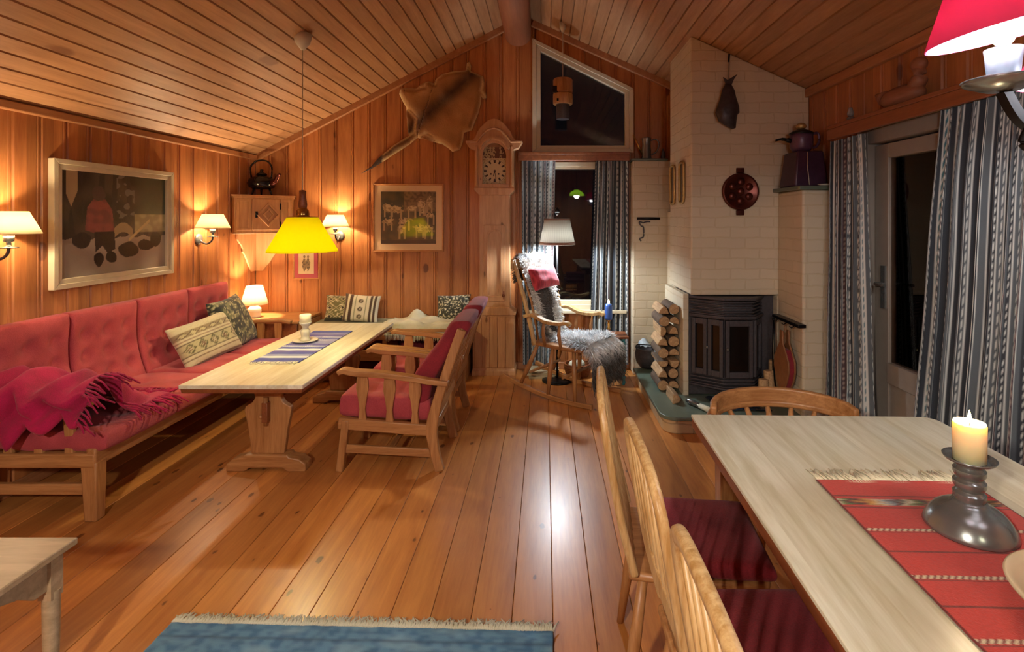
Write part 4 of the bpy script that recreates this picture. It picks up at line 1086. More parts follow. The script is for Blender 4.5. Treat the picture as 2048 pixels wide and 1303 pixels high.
b.tube([(-.765, 5.14, 2.28), (-.66, 5.14, 2.275), (-.62, 5.14, 2.33), (-.56, 5.14, 2.39), (-.495, 5.14, 2.41), (-.43, 5.14, 2.39), (-.37, 5.14, 2.33), (-.33, 5.14, 2.275), (-.225, 5.14, 2.28)], .012); K(b, 'crown_moulding', M['pine'], smooth=True, angle=40)
for x in (-.665, -.325):
    b = MB(); b.lathe([(.016, 1.84), (.018, 1.86), (.011, 1.88), (.013, 2.05), (.011, 2.20), (.018, 2.22), (.016, 2.24)], 12, c=(x, 5.155, 0)); K(b, 'hood_column', M['pine'], smooth=True)
def dial(u, v):                # square dial with an arch over it
    x, y = (u-.5)*.25, v*.36-.125
    c = H('D8CBA0'); r = math.hypot(x, y); a = math.atan2(x, y)
    if r > .121 and y < .12: c = H('A68F5C') if nz(u*30, v*30) > .1 else H('CDBF90')
    if .078 < r < .108:
        k = (a/(2*PI)*12+.5) % 1
        if abs(k-.5) < (.17 if int((a/(2*PI)*12+.5) % 12) % 3 else .22): c = H('1E1812')
    if .112 < r < .115: c = H('4A3A28')
    if r < .012: c = H('201812')
    def hand(ang, L, wdt):
        dx, dy = math.sin(ang), math.cos(ang); s = x*dx+y*dy
        return 0 < s < L and abs(x*dy-y*dx) < wdt
    if hand(R(195), .055, .004) or hand(R(172), .080, .003): c = H('1C150F')
    for hx in (-.038, .038):
        if math.hypot(x-hx, y+.03) < .009: c = H('2A2018')
    if y > .125:
        c = H('B8A67A') if nz(x*60, y*60, 2) > -.1 else H('5A3E26')
        if x > .0 and nz(x*25, y*25, 5) > -.25: c = H('5E3C28')
    return c
b = MB(); b.grid(lambda u, v: Vector((-.495+(u-.5)*.25, 5.222, 1.875+.36*v)), 150, 210, dial); K(b, 'clock_dial', M['colgloss'], normals=False)

# ================================================================== curtains
NAVY, SLATE, CW, TEAL, PLUM = H('2A2F36'), H('545B60'), H('CACCC6'), H('356A78'), H('4C3B40')
def cur_col(a, v, dens):
    p = (a % .30)/.30; k = int(v*dens)
    seq = [(.08, NAVY), (.10, CW), (.20, SLATE), (.22, CW), (.33, NAVY), (.36, CW), (.40, TEAL), (.43, CW), (.53, SLATE), (.60, CW), (.64, NAVY), (.66, CW), (.78, PLUM), (.80, CW), (.90, NAVY), (.93, CW), (1.01, SLATE)]
    for e, c in seq:
        if p < e: break
    if .025 < p < .055 and k % 2: c = CW                       # dotted row
    if .15 < p < .17 and k % 3: c = CW
    if .36 < p < .40: c = CW if (k+int(p*100)) % 3 == 0 else TEAL
    if .53 < p < .60: c = SLATE if (k % 4 == 0) or abs(((p-.53)/.07)-(k % 4)/4) < .15 else CW
    if .70 < p < .74 and k % 2: c = H('9C8A80')
    return c
def curtain(label, A, Bp, z0, z1, folds, amp, arc, seed, nrm, A2=None, B2=None, nu=260, nv=130, off=0.0):
    """hangs from A-B (floor plan) at z1 to A2-B2 at z0"""
    A, Bp = Vector((*A, 0)), Vector((*Bp, 0)); A2 = Vector((*A2, 0)) if A2 else A; B2 = Vector((*B2, 0)) if B2 else Bp
    n = Vector((*nrm, 0)).normalized()
    def f(u, v):
        p = A.lerp(Bp, u).lerp(A2.lerp(B2, u), 1-v)
        ph = u*folds*2*PI+seed+.7*nz(u*3, seed)+.5*nz(u*2, v*1.2, seed)
        am = amp*(.55+.45*(1-v)+.35*nz(u*4, seed, v))
        d = (A2.lerp(B2, .5)-A.lerp(Bp, .5)).length
        return p+n*(am*math.sin(ph)+.012*nz(u*8, v*3, seed))+(Bp-A).normalized()*(am*.5*math.sin(2*ph))+Vector((0, 0, z0+(z1-z0)*v))
    b = MB(); b.grid(f, nu, nv, lambda u, v: cur_col(off+u*arc, v, (z1-z0)/.017))
    b.box(0, 0, 0, 0, 0, 0) if False else None
    o = b.build('curtain', M['curtain'], smooth=True, normals=False)
    return tag(o, label, 'curtain', 'blue and white striped curtains')
M['curtain'] = painted('striped_curtain', .85, sheen=.2, bump=.25)
curtain('striped curtain left of the gable window, behind the rocking chair', (-.24, YB-.06), (.10, YB-.06), .06, 2.13, 6, .022, 1.15, 1, (0, -1), A2=(-.22, YB-.06), B2=(.06, YB-.07))
curtain('striped curtain right of the gable window, left of the brick wall', (.51, YB-.06), (.845, YB-.06), .06, 2.13, 6, .024, 1.15, 3, (0, -1), A2=(.44, YB-.07), B2=(.845, YB-.06), off=.3)
curtain('striped curtain drawn at the left of the terrace door, beside the fireplace pier', (XR-.10, 3.66), (XR-.10, 3.30), .05, 2.06, 6, .032, 1.6, 5, (-1, 0), A2=(XR-.12, 3.68), B2=(XR-.12, 3.18), off=.1)
curtain('wide striped curtain drawn over the right part of the terrace door, nearest the dining table', (XR-.13, 2.60), (XR-.13, 1.30), .04, 2.06, 19, .034, 5.4, 7, (-1, 0), A2=(XR-.15, 2.78), B2=(XR-.15, 1.30), nu=820, nv=110)

# ================================================================== rocking chair
RC = Vector((.39, 4.53, 0)); RA = -R(35)
rk = thing('rocking_chair', 'wooden rocking chair under a sheepskin in front of the gable window', 'chair', RC, RA)
def runner_z(x): return .0+.55*(math.sqrt(1)-math.sqrt(max(0, 1-((x+.02)/1.25)**2)))*1.05
for s in (-1, 1):
    y = s*.25
    P = [(x, y, runner_z(x)+.020) for x in [-.76+.92*i/20 for i in range(21)]]
    b = MB(); b.bar(P, .032, .038); b.build('rocker', M['oak_x'], rk, bevel=.006)
    for x0, x1, zt in ((-.56, -.40, .44), (-.27, -.24, .44), (.0, -.03, .44)):
        b = MB(); b.tube([(x0, y, runner_z(x0)+.03), ((x0+x1)/2, y*.96, .25), (x1, y*.88, zt)], [.015, .021, .016], n=10); b.build('leg', M['oak'], rk, smooth=True)
    P = spline([(-.50, y*1.08, .685), (-.40, y*1.10, .705), (-.28, y*1.1, .665), (-.14, y*1.12, .660), (-.06, y*1.14, .675), (-.03, y*1.14, .655)], 5)
    b = MB(); b.bar(P, .052, .028, scale=[(1+.15*math.sin(i/4), 1) for i in range(len(P))]); b.build('armrest', M['paleash'], rk, bevel=.009, seg=3)
    for x in (-.30, -.14):
        b = MB(); b.tube([(x, y*1.0, .45), (x-.01, y*1.06, .56), (x, y*1.09, .66)], [.012, .016, .010]); b.build('arm_spindle', M['oak'], rk, smooth=True)
    P = spline([(-.42, y*.95, .44), (-.47, y*1.0, .66), (-.54, y*1.02, .90), (-.62, y*1.04, 1.12), (-.64, y*1.04, 1.17)], 5)
    b = MB(); b.tube(P, [.019]*len(P), n=10); b.build('back_post', M['paleash'], rk, smooth=True)
b = MB(); b.prism([(-.46, -.235), (-.05, -.26), (.06, -.24), (.08, 0), (.06, .24), (-.05, .26), (-.46, .235)], 'z', .435, .468); b.build('seat', M['oak_x'], rk, bevel=.01)
b = MB(); P = [(-.625-.03*math.cos(i/10*PI-PI/2)*1.0, -.30+.64*i/10, 1.125) for i in range(11)]; b.bar(P, .024, .085, ref=(0, 0, 1)); b.build('crest_rail', M['paleash'], rk, bevel=.010, seg=3)
for k in range(5):
    yy = -.16+.08*k
    b = MB(); b.tube([(-.43, yy, .46), (-.51, yy, .8), (-.63, yy, 1.1)], [.009, .012, .008]); b.build('back_spindle', M['oak'], rk, smooth=True)
for x in (-.47, -.135):
    b = MB(); b.tube([(x, -.235, .2), (x, 0, .2), (x, .235, .2)], [.010, .015, .010]); b.build('stretcher', M['oak_y'], rk, smooth=True)
# sheepskin over the chair
skp = spline([(-.70, 0, .96), (-.70, 0, 1.10), (-.665, 0, 1.19), (-.60, 0, 1.14), (-.54, 0, .98), (-.46, 0, .76), (-.40, 0, .56), (-.32, 0, .50), (-.18, 0, .50), (.0, 0, .51), (.10, 0, .505), (.155, 0, .47), (.175, 0, .36), (.175, 0, .25), (.165, 0, .17)], 6)
NS = len(skp)-1
def skw(v):                    # half width along the skin
    return .185-.03*ss(.25, .05, v)+.055*math.sin(v*9)*.5+(.07 if v > .58 else 0)*ss(.58, .66, v)-.04*ss(.9, 1, v)
def sk(u, v):
    i = min(int(v*NS), NS-1); t = v*NS-i; p = skp[i].lerp(skp[i+1], t)
    a = (2*u-1); y = a*(skw(v)+.015*nz(v*12, a*3))
    dz = -.10*max(0, abs(a)-.82)**1*2.0*(1 if v > .5 else .2)
    dx = 0.03*max(0, abs(a)-.7) if v < .5 else 0
    return Vector((p.x+dx, p.y+y, p.z+dz))
def skn(u, v):
    e = .01; du_ = sk(min(1, u+e), v)-sk(max(0, u-e), v); dv = sk(u, min(1, v+e))-sk(u, max(0, v-e))
    return dv.cross(du_).normalized()
def skc(u, v):
    a = abs(2*u-1); n = nz(u*6, v*16, 3)
    c = lerp(H('FFFFFF'), H('C4CACE'), ss(-.15, .4, n))
    if .28 < v < .50 and a < .62-(v-.28)*1.8: c = H('42352A')                     # bare brown centre of the back
    elif .20 < v < .5: c = lerp(H('EFEBE3'), H('8A827B'), ss(.0, .35, n))
    if v < .16: c = lerp(H('B8AC9C'), H('5A4A3C'), ss(-.2, .35, n))
    if v > .80: c = lerp(c, lerp(H('4A3B30'), H('2E231C'), ss(-.3, .3, n)), ss(.80, .87, v))
    if a > .9 and v > .5: c = lerp(c, H('4A3B30'), .6)
    return c
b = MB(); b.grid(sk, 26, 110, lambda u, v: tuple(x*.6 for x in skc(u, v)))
cl = b.bm.verts.layers.float_color.get('Col')
for k in range(11500):
    u, v = random.random(), random.random()
    if random.random() < .25: v = random.uniform(.55, .8)
    p = sk(u, v); n = skn(u, v)
    if n.z < 0 and v > .5 and v < .78: n = -n
    if v >= .78: n = Vector((1, 0, .0)) if n.x < 0 else n
    if v < .5 and n.x < -.2 and v > .18: n = -n
    c = skc(u, v); bare = (.28 < v < .50 and abs(2*u-1) < .62-(v-.28)*1.8)
    L = (.018 if bare else random.uniform(.035, .062))*(1.1 if v > .55 else .75)
    g = Vector((random.uniform(-1, 1), random.uniform(-1, 1), random.uniform(-.4, .3)))*.8
    if v > .72: g.z -= 1.3
    if abs(2*u-1) > .85: g.y += .9*(1 if u > .5 else -1); g.z -= .4
    d = (n*.75+g*1.0).normalized(); s_ = d.cross(n+Vector((random.uniform(-.5, .5), random.uniform(-.5, .5), random.uniform(-.5, .5)))).normalized()
    wd_ = random.uniform(.0025, .0045); curl = Vector((random.uniform(-1, 1), random.uniform(-1, 1), random.uniform(-1, .2)))*.35*L
    q0, q1, q2 = p-n*.003, p+d*L*.55, p+d*L+curl
    kk = random.uniform(.7, 1.25); c2 = tuple(min(1, x*kk) for x in c)
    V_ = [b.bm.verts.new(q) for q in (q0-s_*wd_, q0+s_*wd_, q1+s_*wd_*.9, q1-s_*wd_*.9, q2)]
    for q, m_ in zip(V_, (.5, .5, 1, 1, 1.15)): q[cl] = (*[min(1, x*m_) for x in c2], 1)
    b.bm.faces.new(V_[:4]); b.bm.faces.new([V_[3], V_[2], V_[4]])
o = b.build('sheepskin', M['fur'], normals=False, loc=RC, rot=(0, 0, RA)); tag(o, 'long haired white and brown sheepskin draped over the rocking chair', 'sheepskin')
# red pillow
m3 = Matrix.Rotation(RA, 3, 'Z') @ basis((0, 1, .05), (.93, 0, .37))
def pat_red(u, v): return lerp(H('C23B4C'), H('8E2434'), ss(-.2, .4, nz(u*30, v*3, 2)))
pillow('cushion', 'small red cushion on the sheepskin covered rocking chair', .38, .20, .10, pat_red, RC+Matrix.Rotation(RA, 3, 'Z') @ Vector((-.47, -.02, 1.00)), m3, 'scatter cushions', 21, 'cushion')

# ================================================================== floor lamp behind the rocker
fl = thing('floor_lamp', 'black floor lamp with a pleated white shade behind the rocking chair', 'lamp', (.115, 5.00, 0))
b = MB(); b.lathe([(0, 0), (.14, 0), (.145, .012), (.12, .022), (.02, .03), (0, .03)], 28); b.build('lamp_base', M['black'], fl, smooth=True)
b = MB(); b.tube([(0, 0, .02), (0, 0, 1.33)], .010); b.ball((0, 0, 1.0), .02); b.build('pole', M['black'], fl, smooth=True)
b = MB(); b.lathe([(.168, 1.285), (.118, 1.53)], 60, cap=False); b.build('lamp_shade', M['grey_shade'], fl, smooth=True, solid=.002)
for z, r in ((1.293, .169), (1.305, .166), (1.520, .121)):
    b = MB(); b.tube([(r*math.cos(2*PI*i/40), r*math.sin(2*PI*i/40), z) for i in range(40)], .0048, n=5, closed=True); b.build('shade_trim', M['brown_edge'], fl, smooth=True)
b = MB(); b.ball((0, 0, 1.40), .032); b.build('bulb', M['bulbcool'] if 'bulbcool' in M else M['bulb'], fl, smooth=True)
b = MB(); b.tube([(0, 0, 1.33), (0, 0, 1.56)], .004); b.ball((0, 0, 1.575), .014); b.lathe([(.022, 1.585), (.03, 1.60), (.012, 1.63), (0, 1.64)], 12); b.tube([(-.11, 0, 1.522), (.11, 0, 1.522)], .003); b.build('finial', M['black'], fl, smooth=True)
light('floor_lamp_light', (.115, 5.00, 1.325), LP['floor'], COOL, .04)

# ================================================================== small side table with a blue candle
st = thing('side_table', 'tiny brown topped side table with a teal turned leg beside the rocking chair', 'table', (.64, 4.98, 0))
b = MB(); b.box(-.135, .13, -.12, .12, .425, .447); b.build('table_top', M['brown_edge'], st, bevel=.005)
M['teal'] = plain('teal_turned_wood', H('3F8A92'), .25, 0, .1, 20)
for x, y in ((.085, -.09), (-.09, -.09), (.085, .09), (-.09, .09)):
    prof = []
    for k in range(41):
        z = .425*k/40; prof.append((.011+.008*abs(math.sin(z*PI/.045)), z))
    b = MB(); b.lathe(prof, 12, c=(x, y, 0)); b.build('turned_leg', M['teal'], st, smooth=True)
t = thing('candlestick', 'small brass candlestick with a blue candle beside the rocking chair', 'candlestick', (.595, 4.96, .447))
b = MB(); b.lathe([(0, 0), (.030, 0), (.030, .006), (.014, .016), (.010, .04), (.018, .055), (.010, .07), (.014, .10), (.008, .115), (.020, .13), (.024, .14), (0, .14)], 20); b.build('stem', M['brass'], t, smooth=True)
M['bluewax'] = plain('blue_wax', H('3C5FA8'), .35, 0, .03, 10)
b = MB(); b.lathe([(0, .14), (.034, .14), (.036, .16), (.036, .255), (.03, .285), (0, .29)], 24); b.build('candle', M['bluewax'], t, smooth=True)
b = MB(); b.ball((0, 0, .305), .010, (1, 1, 2)); b.build('flame', M['flame'], t, smooth=True)
light('candle_light', (.595, 4.96, .77), .6, WARM, .01)

# ================================================================== floor clutter between clock and window
t = thing('magazine_stack', 'loose stack of old papers on the floor behind the rocking chair', 'magazines', (-.02, 5.16, 0))
M['paper'] = plain('aged_paper', H('B5A78A'), .8, noise_amt=.05)
for k in range(7):
    b = MB(); b.box(-.14, .14, -.10, .10, .001+k*.011, .010+k*.011, M=Matrix.Rotation(R(random.uniform(-14, 14)), 4, 'Z')); b.build('magazine', M['paper'], t)
t = thing('wicker_basket', 'low round wicker basket on the floor behind the rocking chair legs', 'basket', (.32, 5.17, 0))
b = MB()
for k in range(9):
    z = .008+k*.014; r = .10+.03*math.sin(k/8*PI*.6)
    b.tube([(r*math.cos(2*PI*i/28), r*math.sin(2*PI*i/28), z+.002*(-1)**i) for i in range(28)], .008, n=5, closed=True)
b.lathe([(0, .004), (.10, .004), (.10, .01), (0, .01)], 24); b.build('woven_body', M['brown_edge'], t, smooth=True)
b = MB(); b.ball((.02, 0, .11), .05); b.ball((-.045, .02, .10), .045); b.build('yarn', M['whitewool'], t, smooth=True)

# ================================================================== fireside things
t = thing('log_pot', 'dark iron pot holding papers left of the stacked firewood', 'pot', (.99, 5.03, .127))
b = MB(); b.lathe([(0, 0), (.09, 0), (.125, .05), (.135, .12), (.125, .17), (.132, .18), (.124, .185), (.115, .17), (.11, .06), (0, .03)], 28); b.build('pot_body', M['iron'], t, smooth=True)
b = MB(); b.tube(spline([(-.125, 0, .175), (-.12, -.05, .22), (0, -.13, .235), (.12, -.05, .22), (.125, 0, .175)], 6), .005); b.build('pot_handle', M['black'], t, smooth=True)
M['newsprint'] = plain('newsprint', H('A9B2B8'), .8, noise_amt=.15, nscale=60)
b = MB(); b.grid(lambda u, v: Vector((-.09+.19*u, -.04+.13*v-.11*ss(.6, 1, v)*0, .20+.05*math.sin(u*6)*v+.02*nz(u*6, v*6))), 14, 10)
b.grid(lambda u, v: Vector((.02+.05*u, -.135-.012*math.sin(u*5), .22-.16*v)), 8, 10); b.build('newspaper', M['newsprint'], t, smooth=True, solid=.002)
# firewood
M['logend'] = wood('split_log_wood', H('C3A075'), H('96704A'), 'Y', 3, rough=.8, bump=.3, contrast=1.5)
M['bark'] = plain('log_bark', H('5A4636'), .9, 0, .25, 30, .4)
def log(label, x, y, z, r, L, kind, rot, grp, rx=0):
    b = MB()
    if kind == 0: prof = [(r*math.cos(a)*(1+.06*nz(a, r*90)), r*math.sin(a)) for a in [2*PI*i/12 for i in range(12)]]
    elif kind == 1: prof = [(-r*.9, -r*.5)]+[(r*math.cos(a), r*math.sin(a)-r*.3) for a in [PI*i/7 for i in range(8)]][::-1][1:]+[(r*.95, -r*.5)]
    else: prof = [(-r, -r*.6), (r*.9, -r*.7), (r*.6, r*.45), (-.1*r, r*.75), (-r*.6, r*.3)]
    Mx = Matrix.Rotation(rot or random.choice((0, PI/2, PI, -PI/2, .3)), 4, 'Y')
    b.prism(prof, 'y', -L/2, L/2, M=Mx)
    bmesh.ops.subdivide_edges(b.bm, edges=[e for e in b.bm.edges if e.calc_length() > L*.9], cuts=4)
    for v in b.bm.verts: v.co += Vector((nz(v.co.x*30, v.co.y*6, z*9), 0, nz(v.co.z*30, v.co.y*6, x*9+4)))*.006
    bmesh.ops.recalc_face_normals(b.bm, faces=b.bm.faces)
    b.bm.faces.ensure_lookup_table()
    for f in b.bm.faces:
        if abs(f.normal.y) < .5: f.material_index = 1 if kind == 0 or (kind == 1 and f.normal.z > .1) else 0
    o = b.build('firewood_log', [M['logend'], M['bark']], bevel=.004, loc=(x, y, z), rot=(rx, 0, 0)); return tag(o, label, 'log', grp)
z = .128; k = 0
names = ['bottom', 'second', 'third', 'fourth', 'fifth', 'sixth', 'seventh', 'top']
for row in range(8):
    for colm in range(2):
        r = (.043, .047, .040, .045)[(row+colm) % 4]
        xx = .965+colm*.086+random.uniform(-.003, .003)
        log('split firewood log, %s one of the %s column in the stack left of the stove' % (names[row], 'left' if colm == 0 else 'right'), xx, 4.46+random.uniform(-.03, .03), z+.046, .043, .30, (row*2+colm) % 3, 0, 'firewood stacked beside the stove')
    z += .088
log('pale split log lying on the hearth in front of the firewood stack', 1.00, 4.13, .160, .042, .22, 2, 0, 'firewood stacked beside the stove')
# mitten / cloth on the stack? small extra kindling to the right of the stove
for i, (x, y, a) in enumerate(((1.63, 3.97, .06), (1.715, 4.02, -.06), (1.775, 4.12, .03))):
    b = MB(); r = .036
    b.prism([(r*math.cos(q), r*math.sin(q)) for q in [2*PI*j/9 for j in range(9)]], 'z', 0, .20+.05*i, M=Matrix.Rotation(a, 4, 'Y') @ Matrix.Rotation(-.06, 4, 'X'))
    o = b.build('firewood_log', M['logend'], bevel=.004, loc=(x, y, .127)); tag(o, ('short upright log right of the stove, nearest its doors', 'upright log right of the stove, between the other two', 'tallest upright log right of the stove, under the bellows')[i], 'log', 'logs standing right of the stove')
# hook board, bellows and tongs on the side pier
t = thing('hook_rail', 'small dark wooden hook rail on the pier right of the stove', 'hook rail', (1.80, 3.93, .775))
b = MB(); b.box(-.028, .029, -.22, .21, -.012, .012); b.build('board', M['black'], t, bevel=.004)
for y in (-.12, .0, .14):
    b = MB(); b.tube([(-.0, y, -.01), (-.03, y, -.03), (-.045, y, -.02)], .004); b.build('hook', M['black'], t, smooth=True)
t = thing('bellows', 'brown leather fireplace bellows hanging nozzle down right of the stove', 'bellows', (1.765, 3.90, .42))
M['leather'] = plain('brown_leather', H('8A5A36'), .5, 0, .15, 25, .2)
prof = [(-.02, .29), (-.025, .20), (-.06, .155), (-.115, .08), (-.12, .01), (-.09, -.07), (-.04, -.14), (-.018, -.17)]
pts = prof+[(-a, z) for a, z in prof[::-1]]
for xo, nm in ((-.030, 'front_board'), (.016, 'back_board')):
    b = MB(); b.prism(pts, 'x', xo, xo+.012); b.build(nm, M['leather'], t, bevel=.003)
b = MB(); q = [(a*.93, z) for a, z in prof[2:]]; b.prism(q+[(-a, z) for a, z in q[::-1]], 'x', -.02, .018); b.build('leather_side', M['darkred'], t, bevel=.003)
b = MB(); b.tube([(0, 0, -.165), (0, 0, -.27)], [.014, .007]); b.build('nozzle', M['brass'], t, smooth=True)
b = MB(); b.tube([(0, .0, .28), (-.0, .01, .33)], .003); b.build('hanging_loop', M['leather'], t, smooth=True)
t = thing('fire_tongs', 'thin black fire tongs hanging beside the bellows next to the stove', 'tongs', (1.76, 4.08, .45))
for s in (-1, 1):
    b = MB(); b.tube([(0, s*.004, .30), (0, s*.02, .10), (0, s*.012, -.14), (0, s*.03, -.20)], .005); b.build('tong_arm', M['black'], t, smooth=True)
b = MB(); b.ball((0, 0, .305), .012); b.build('pivot', M['black'], t, smooth=True)
# poker/bellows on the slab and dark mat
b = MB(); b.grid(lambda u, v: Vector((1.26+.40*u+.01*nz(u*4, v*4), 3.87+.30*v, .131+.010*abs(nz(u*9, v*9, 3))+.004*math.sin(u*30+v*11))), 40, 30)
M['plastic'] = plain('dark_foil_mat', H('2A3442'), .25, .2, .2, 20)
o = b.build('hearth_mat', M['plastic'], smooth=True, solid=.004); tag(o, 'crumpled dark hearth mat in front of the stove', 'mat')
t = thing('hearth_brush', 'grey handled hearth brush lying on the green hearth slab', 'brush', (1.135, 3.93, .150))
dr_ = Vector((.10, -.20, 0)).normalized()
b = MB(); b.tube([Vector((0, 0, 0))+dr_*(-.12), dr_*(-.10), dr_*.02], [.016, .020, .016], n=12); b.build('handle', M['pewter'], t, smooth=True)
b = MB(); b.tube([dr_*.02, dr_*.14], [.018, .022], n=12); b.build('bristles', M['whitewool'], t, smooth=True)

# ================================================================== things on and around the chimney
t = thing('copper_pan', 'round copper dumpling pan hanging on the chimney breast', 'pan', (1.527, 4.166, 1.742))
mx = Matrix.Rotation(PI/2, 4, 'X')
b = MB(); b.lathe([(0, .004), (.135, .004), (.143, .012), (.145, .03), (.135, .042), (.125, .034), (0, .034)], 40, M=mx); b.build('pan_disc', M['copper'], t, smooth=True)
for k in range(7):
    a = k*PI/3; x, z = (0, 0) if k == 6 else (.075*math.cos(a+.5), .075*math.sin(a+.5))
    b = MB(); b.ball((x, -.036, z), .030, (1, .5, 1)); b.build('pan_bump', M['copper'], t, smooth=True)
for s in (-1, 1):
    b = MB(); b.box(-.03, .03, -.03, -.01, s*.165-.02, s*.165+.02); b.lathe([(.012, -.006), (.012, .006)], 10, c=(0, -.02, s*.178)); b.build('pan_handle', M['copper'], t, bevel=.006)
# dried fish on a string
t = thing('dried_fish', 'dark dried fish hanging head down from a string on the chimney breast', 'fish', (1.44, 4.09, 2.45))
fx = lambda x: (x-1090)/F*4.09-1.44
fz = lambda y: EYE-(y-437)/F*4.09-2.45
cen = [(1457, 168, .024), (1456, 180, .044), (1456, 195, .062), (1457, 212, .082), (1455, 225, .092), (1457, 236, .075), (1463, 248, .045), (1466, 257, .016)]
b = MB(); b.sweep([(fx(x), 0, fz(y)) for x, y, r in cen], [(math.cos(2*PI*i/12), math.sin(2*PI*i/12)) for i in range(12)], ref=(0, 1, 0), scale=[(r*1.0, r*.5) for x, y, r in cen])
for v in b.bm.verts: v.co += Vector((nz(v.co.x*20, v.co.z*20), nz(v.co.z*18, v.co.x*9, 3)*.6, 0))*.012
M['fish'] = plain('dried_fish_skin', H('3A3436'), .4, .1, .35, 25, .4)
b.build('fish_body', M['fish'], t, smooth=True)
b = MB(); tf = [(1446, 154), (1455, 160), (1475, 148), (1468, 158), (1462, 172), (1453, 172), (1449, 162)]
b.prism([(fx(x), fz(y)) for x, y in tf], 'y', -.006, .006); b.build('tail_fin', M['fish'], t, bevel=.002)
b = MB(); b.prism([(fx(x), fz(y)) for x, y in ((1436, 232), (1444, 222), (1448, 236), (1440, 244))], 'y', -.01, .0); b.build('fin', M['fish'], t, bevel=.002)
b = MB(); b.tube([(fx(1458), 0, fz(160)), (fx(1460), .02, fz(108))], .003); b.tube([(fx(1459), .02, fz(122)), (fx(1461), .03, fz(106))], .008); b.build('string', M['black'], t, smooth=True)
# two gilt narrow mirrors on the left cheek
M['mirror'] = plain('old_mirror', H('55504A'), .08, .9, .1, 5)
M['gilt'] = plain('gilt_frame', H('B79A62'), .35, .6, .15, 40, .3)
for yy, lb in ((4.73, 'left of two narrow gilt framed mirrors on the side of the chimney breast'), (4.41, 'right of two narrow gilt framed mirrors on the side of the chimney breast')):
    t = thing('mirror', lb, 'mirror', (CX0-.002, yy, 1.83), 0, 'narrow mirrors on the chimney')
    zb, zt = -.16, .16; w2 = .072
    b = MB(); P = []
    for i in range(40):
        a = 2*PI*i/40; cx, cz = math.cos(a), math.sin(a)
        P.append((-.010, w2*(abs(cx)**.25)*(1 if cx > 0 else -1)*(1+.04*math.sin(a*8)), .165*(abs(cz)**.25)*(1 if cz > 0 else -1)*(1+.03*math.cos(a*8))))
    b.tube(P, .011, n=8, closed=True, ref=(1, 0, 0)); b.build('frame', M['gilt'], t, smooth=True)
    b = MB(); b.box(-.008, 0, -w2*.95, w2*.95, -.155, .155); b.build('mirror_glass', M['mirror'], t)
# watering can and tin on the brick ledge
t = thing('watering_can', 'pewter watering can with a thin straight spout on the brick ledge', 'watering can', (1.01, 5.28, 2.118))
b = MB(); b.lathe([(0, 0), (.052, 0), (.05, .02), (.044, .05), (.046, .09), (.040, .14), (.044, .19), (.050, .21), (.048, .215), (.038, .19), (0, .18)], 28); b.build('can_body', M['pewter'], t, smooth=True)
b = MB(); b.tube([(-.04, 0, .05), (-.13, -.0, .245)], [.012, .006]); b.build('spout', M['brass'], t, smooth=True)
b = MB(); b.tube(spline([(.045, 0, .19), (.10, 0, .20), (.125, 0, .15), (.10, 0, .08), (.05, 0, .05)], 6), .007); b.build('handle', M['pewter'], t, smooth=True)
t = thing('salt_shaker', 'tiny dark metal shaker on the brick ledge right of the watering can', 'shaker', (1.175, 5.27, 2.118))
b = MB(); b.lathe([(0, 0), (.02, 0), (.022, .03), (.016, .06), (.018, .07), (.010, .09), (0, .095)], 16); b.build('shaker_body', M['iron'], t, smooth=True)
b = MB(); b.ball((0, 0, .10), .008); b.build('knob', M['iron'], t, smooth=True)
# iron hook on the brick wall
t = thing('iron_hook', 'black iron bar with a curled hook on the pale brick wall right of the curtain', 'hook', (1.01, 5.195, 1.50))
b = MB(); b.tube([(-.11, -.02, .03), (.11, -.02, .03)], .014, n=8); b.build('bar', M['black'], t, smooth=True)
b = MB(); b.tube(spline([(.02, -.01, .0), (-.02, -.012, .0), (-.05, -.012, -.01), (-.09, -.012, .0), (-.07, -.012, -.04), (-.05, -.012, -.05), (-.045, -.012, -.10), (-.05, -.012, -.15), (-.085, -.012, -.165), (-.07, -.012, -.19)], 5), .007); b.build('curl', M['iron'], t, smooth=True)

# kettle on a dark box, on the side pier
M['purple'] = plain('dark_purple_enamel', H('3E2438'), .4, .1, .2, 30, .1)
M['purple2'] = plain('purple_enamel', H('5C4058'), .35, .2, .2, 30, .1)
t = thing('wooden_casket', 'dark purple painted box on the slab right of the chimney breast', 'box', (1.90, 3.95, 1.763))
b = MB(); b.box(-.10, .14, -.13, .13, 0, .26, top=(.03, -.02, .02, -.02)); b.build('box_body', M['purple'], t, bevel=.012)
b = MB(); b.tube([(-.01, -.137, .25), (-.012, -.143, .12), (.0, -.142, .01)], .003); b.build('cord', M['whiteporc'], t, smooth=True)
t = thing('coffee_pot', 'purple enamel coffee pot with a black spout standing on the dark box', 'coffee pot', (1.90, 3.93, 2.024))
b = MB(); b.lathe([(0, 0), (.055, 0), (.078, .03), (.082, .10), (.078, .13), (0, .135)], 28); b.build('pot_body', M['purple2'], t, smooth=True)
b = MB(); b.lathe([(.085, .13), (.088, .138), (.06, .155), (.03, .165)], 24); b.lathe([(.03, .16), (.03, .17)], 12); b.build('lid', M['black'], t, smooth=True)
b = MB(); b.ball((.0, 0, .190), .032, (1.2, 1, .8)); b.build('lid_knob', M['gilt'], t, smooth=True)
b = MB(); b.tube(spline([(-.07, 0, .08), (-.11, 0, .09), (-.15, 0, .095), (-.19, 0, .085)], 5), [.018]*5+[.012]*5+[.008]*6); b.build('spout', M['black'], t, smooth=True)
b = MB(); b.tube(spline([(.075, 0, .13), (.12, 0, .14), (.135, 0, .09), (.11, 0, .04), (.08, 0, .035)], 5), .010); b.build('handle', M['purple2'], t, smooth=True)
t = thing('saucer', 'small white saucer beside the dark box on the slab', 'saucer', (2.00, 3.775, 1.763))
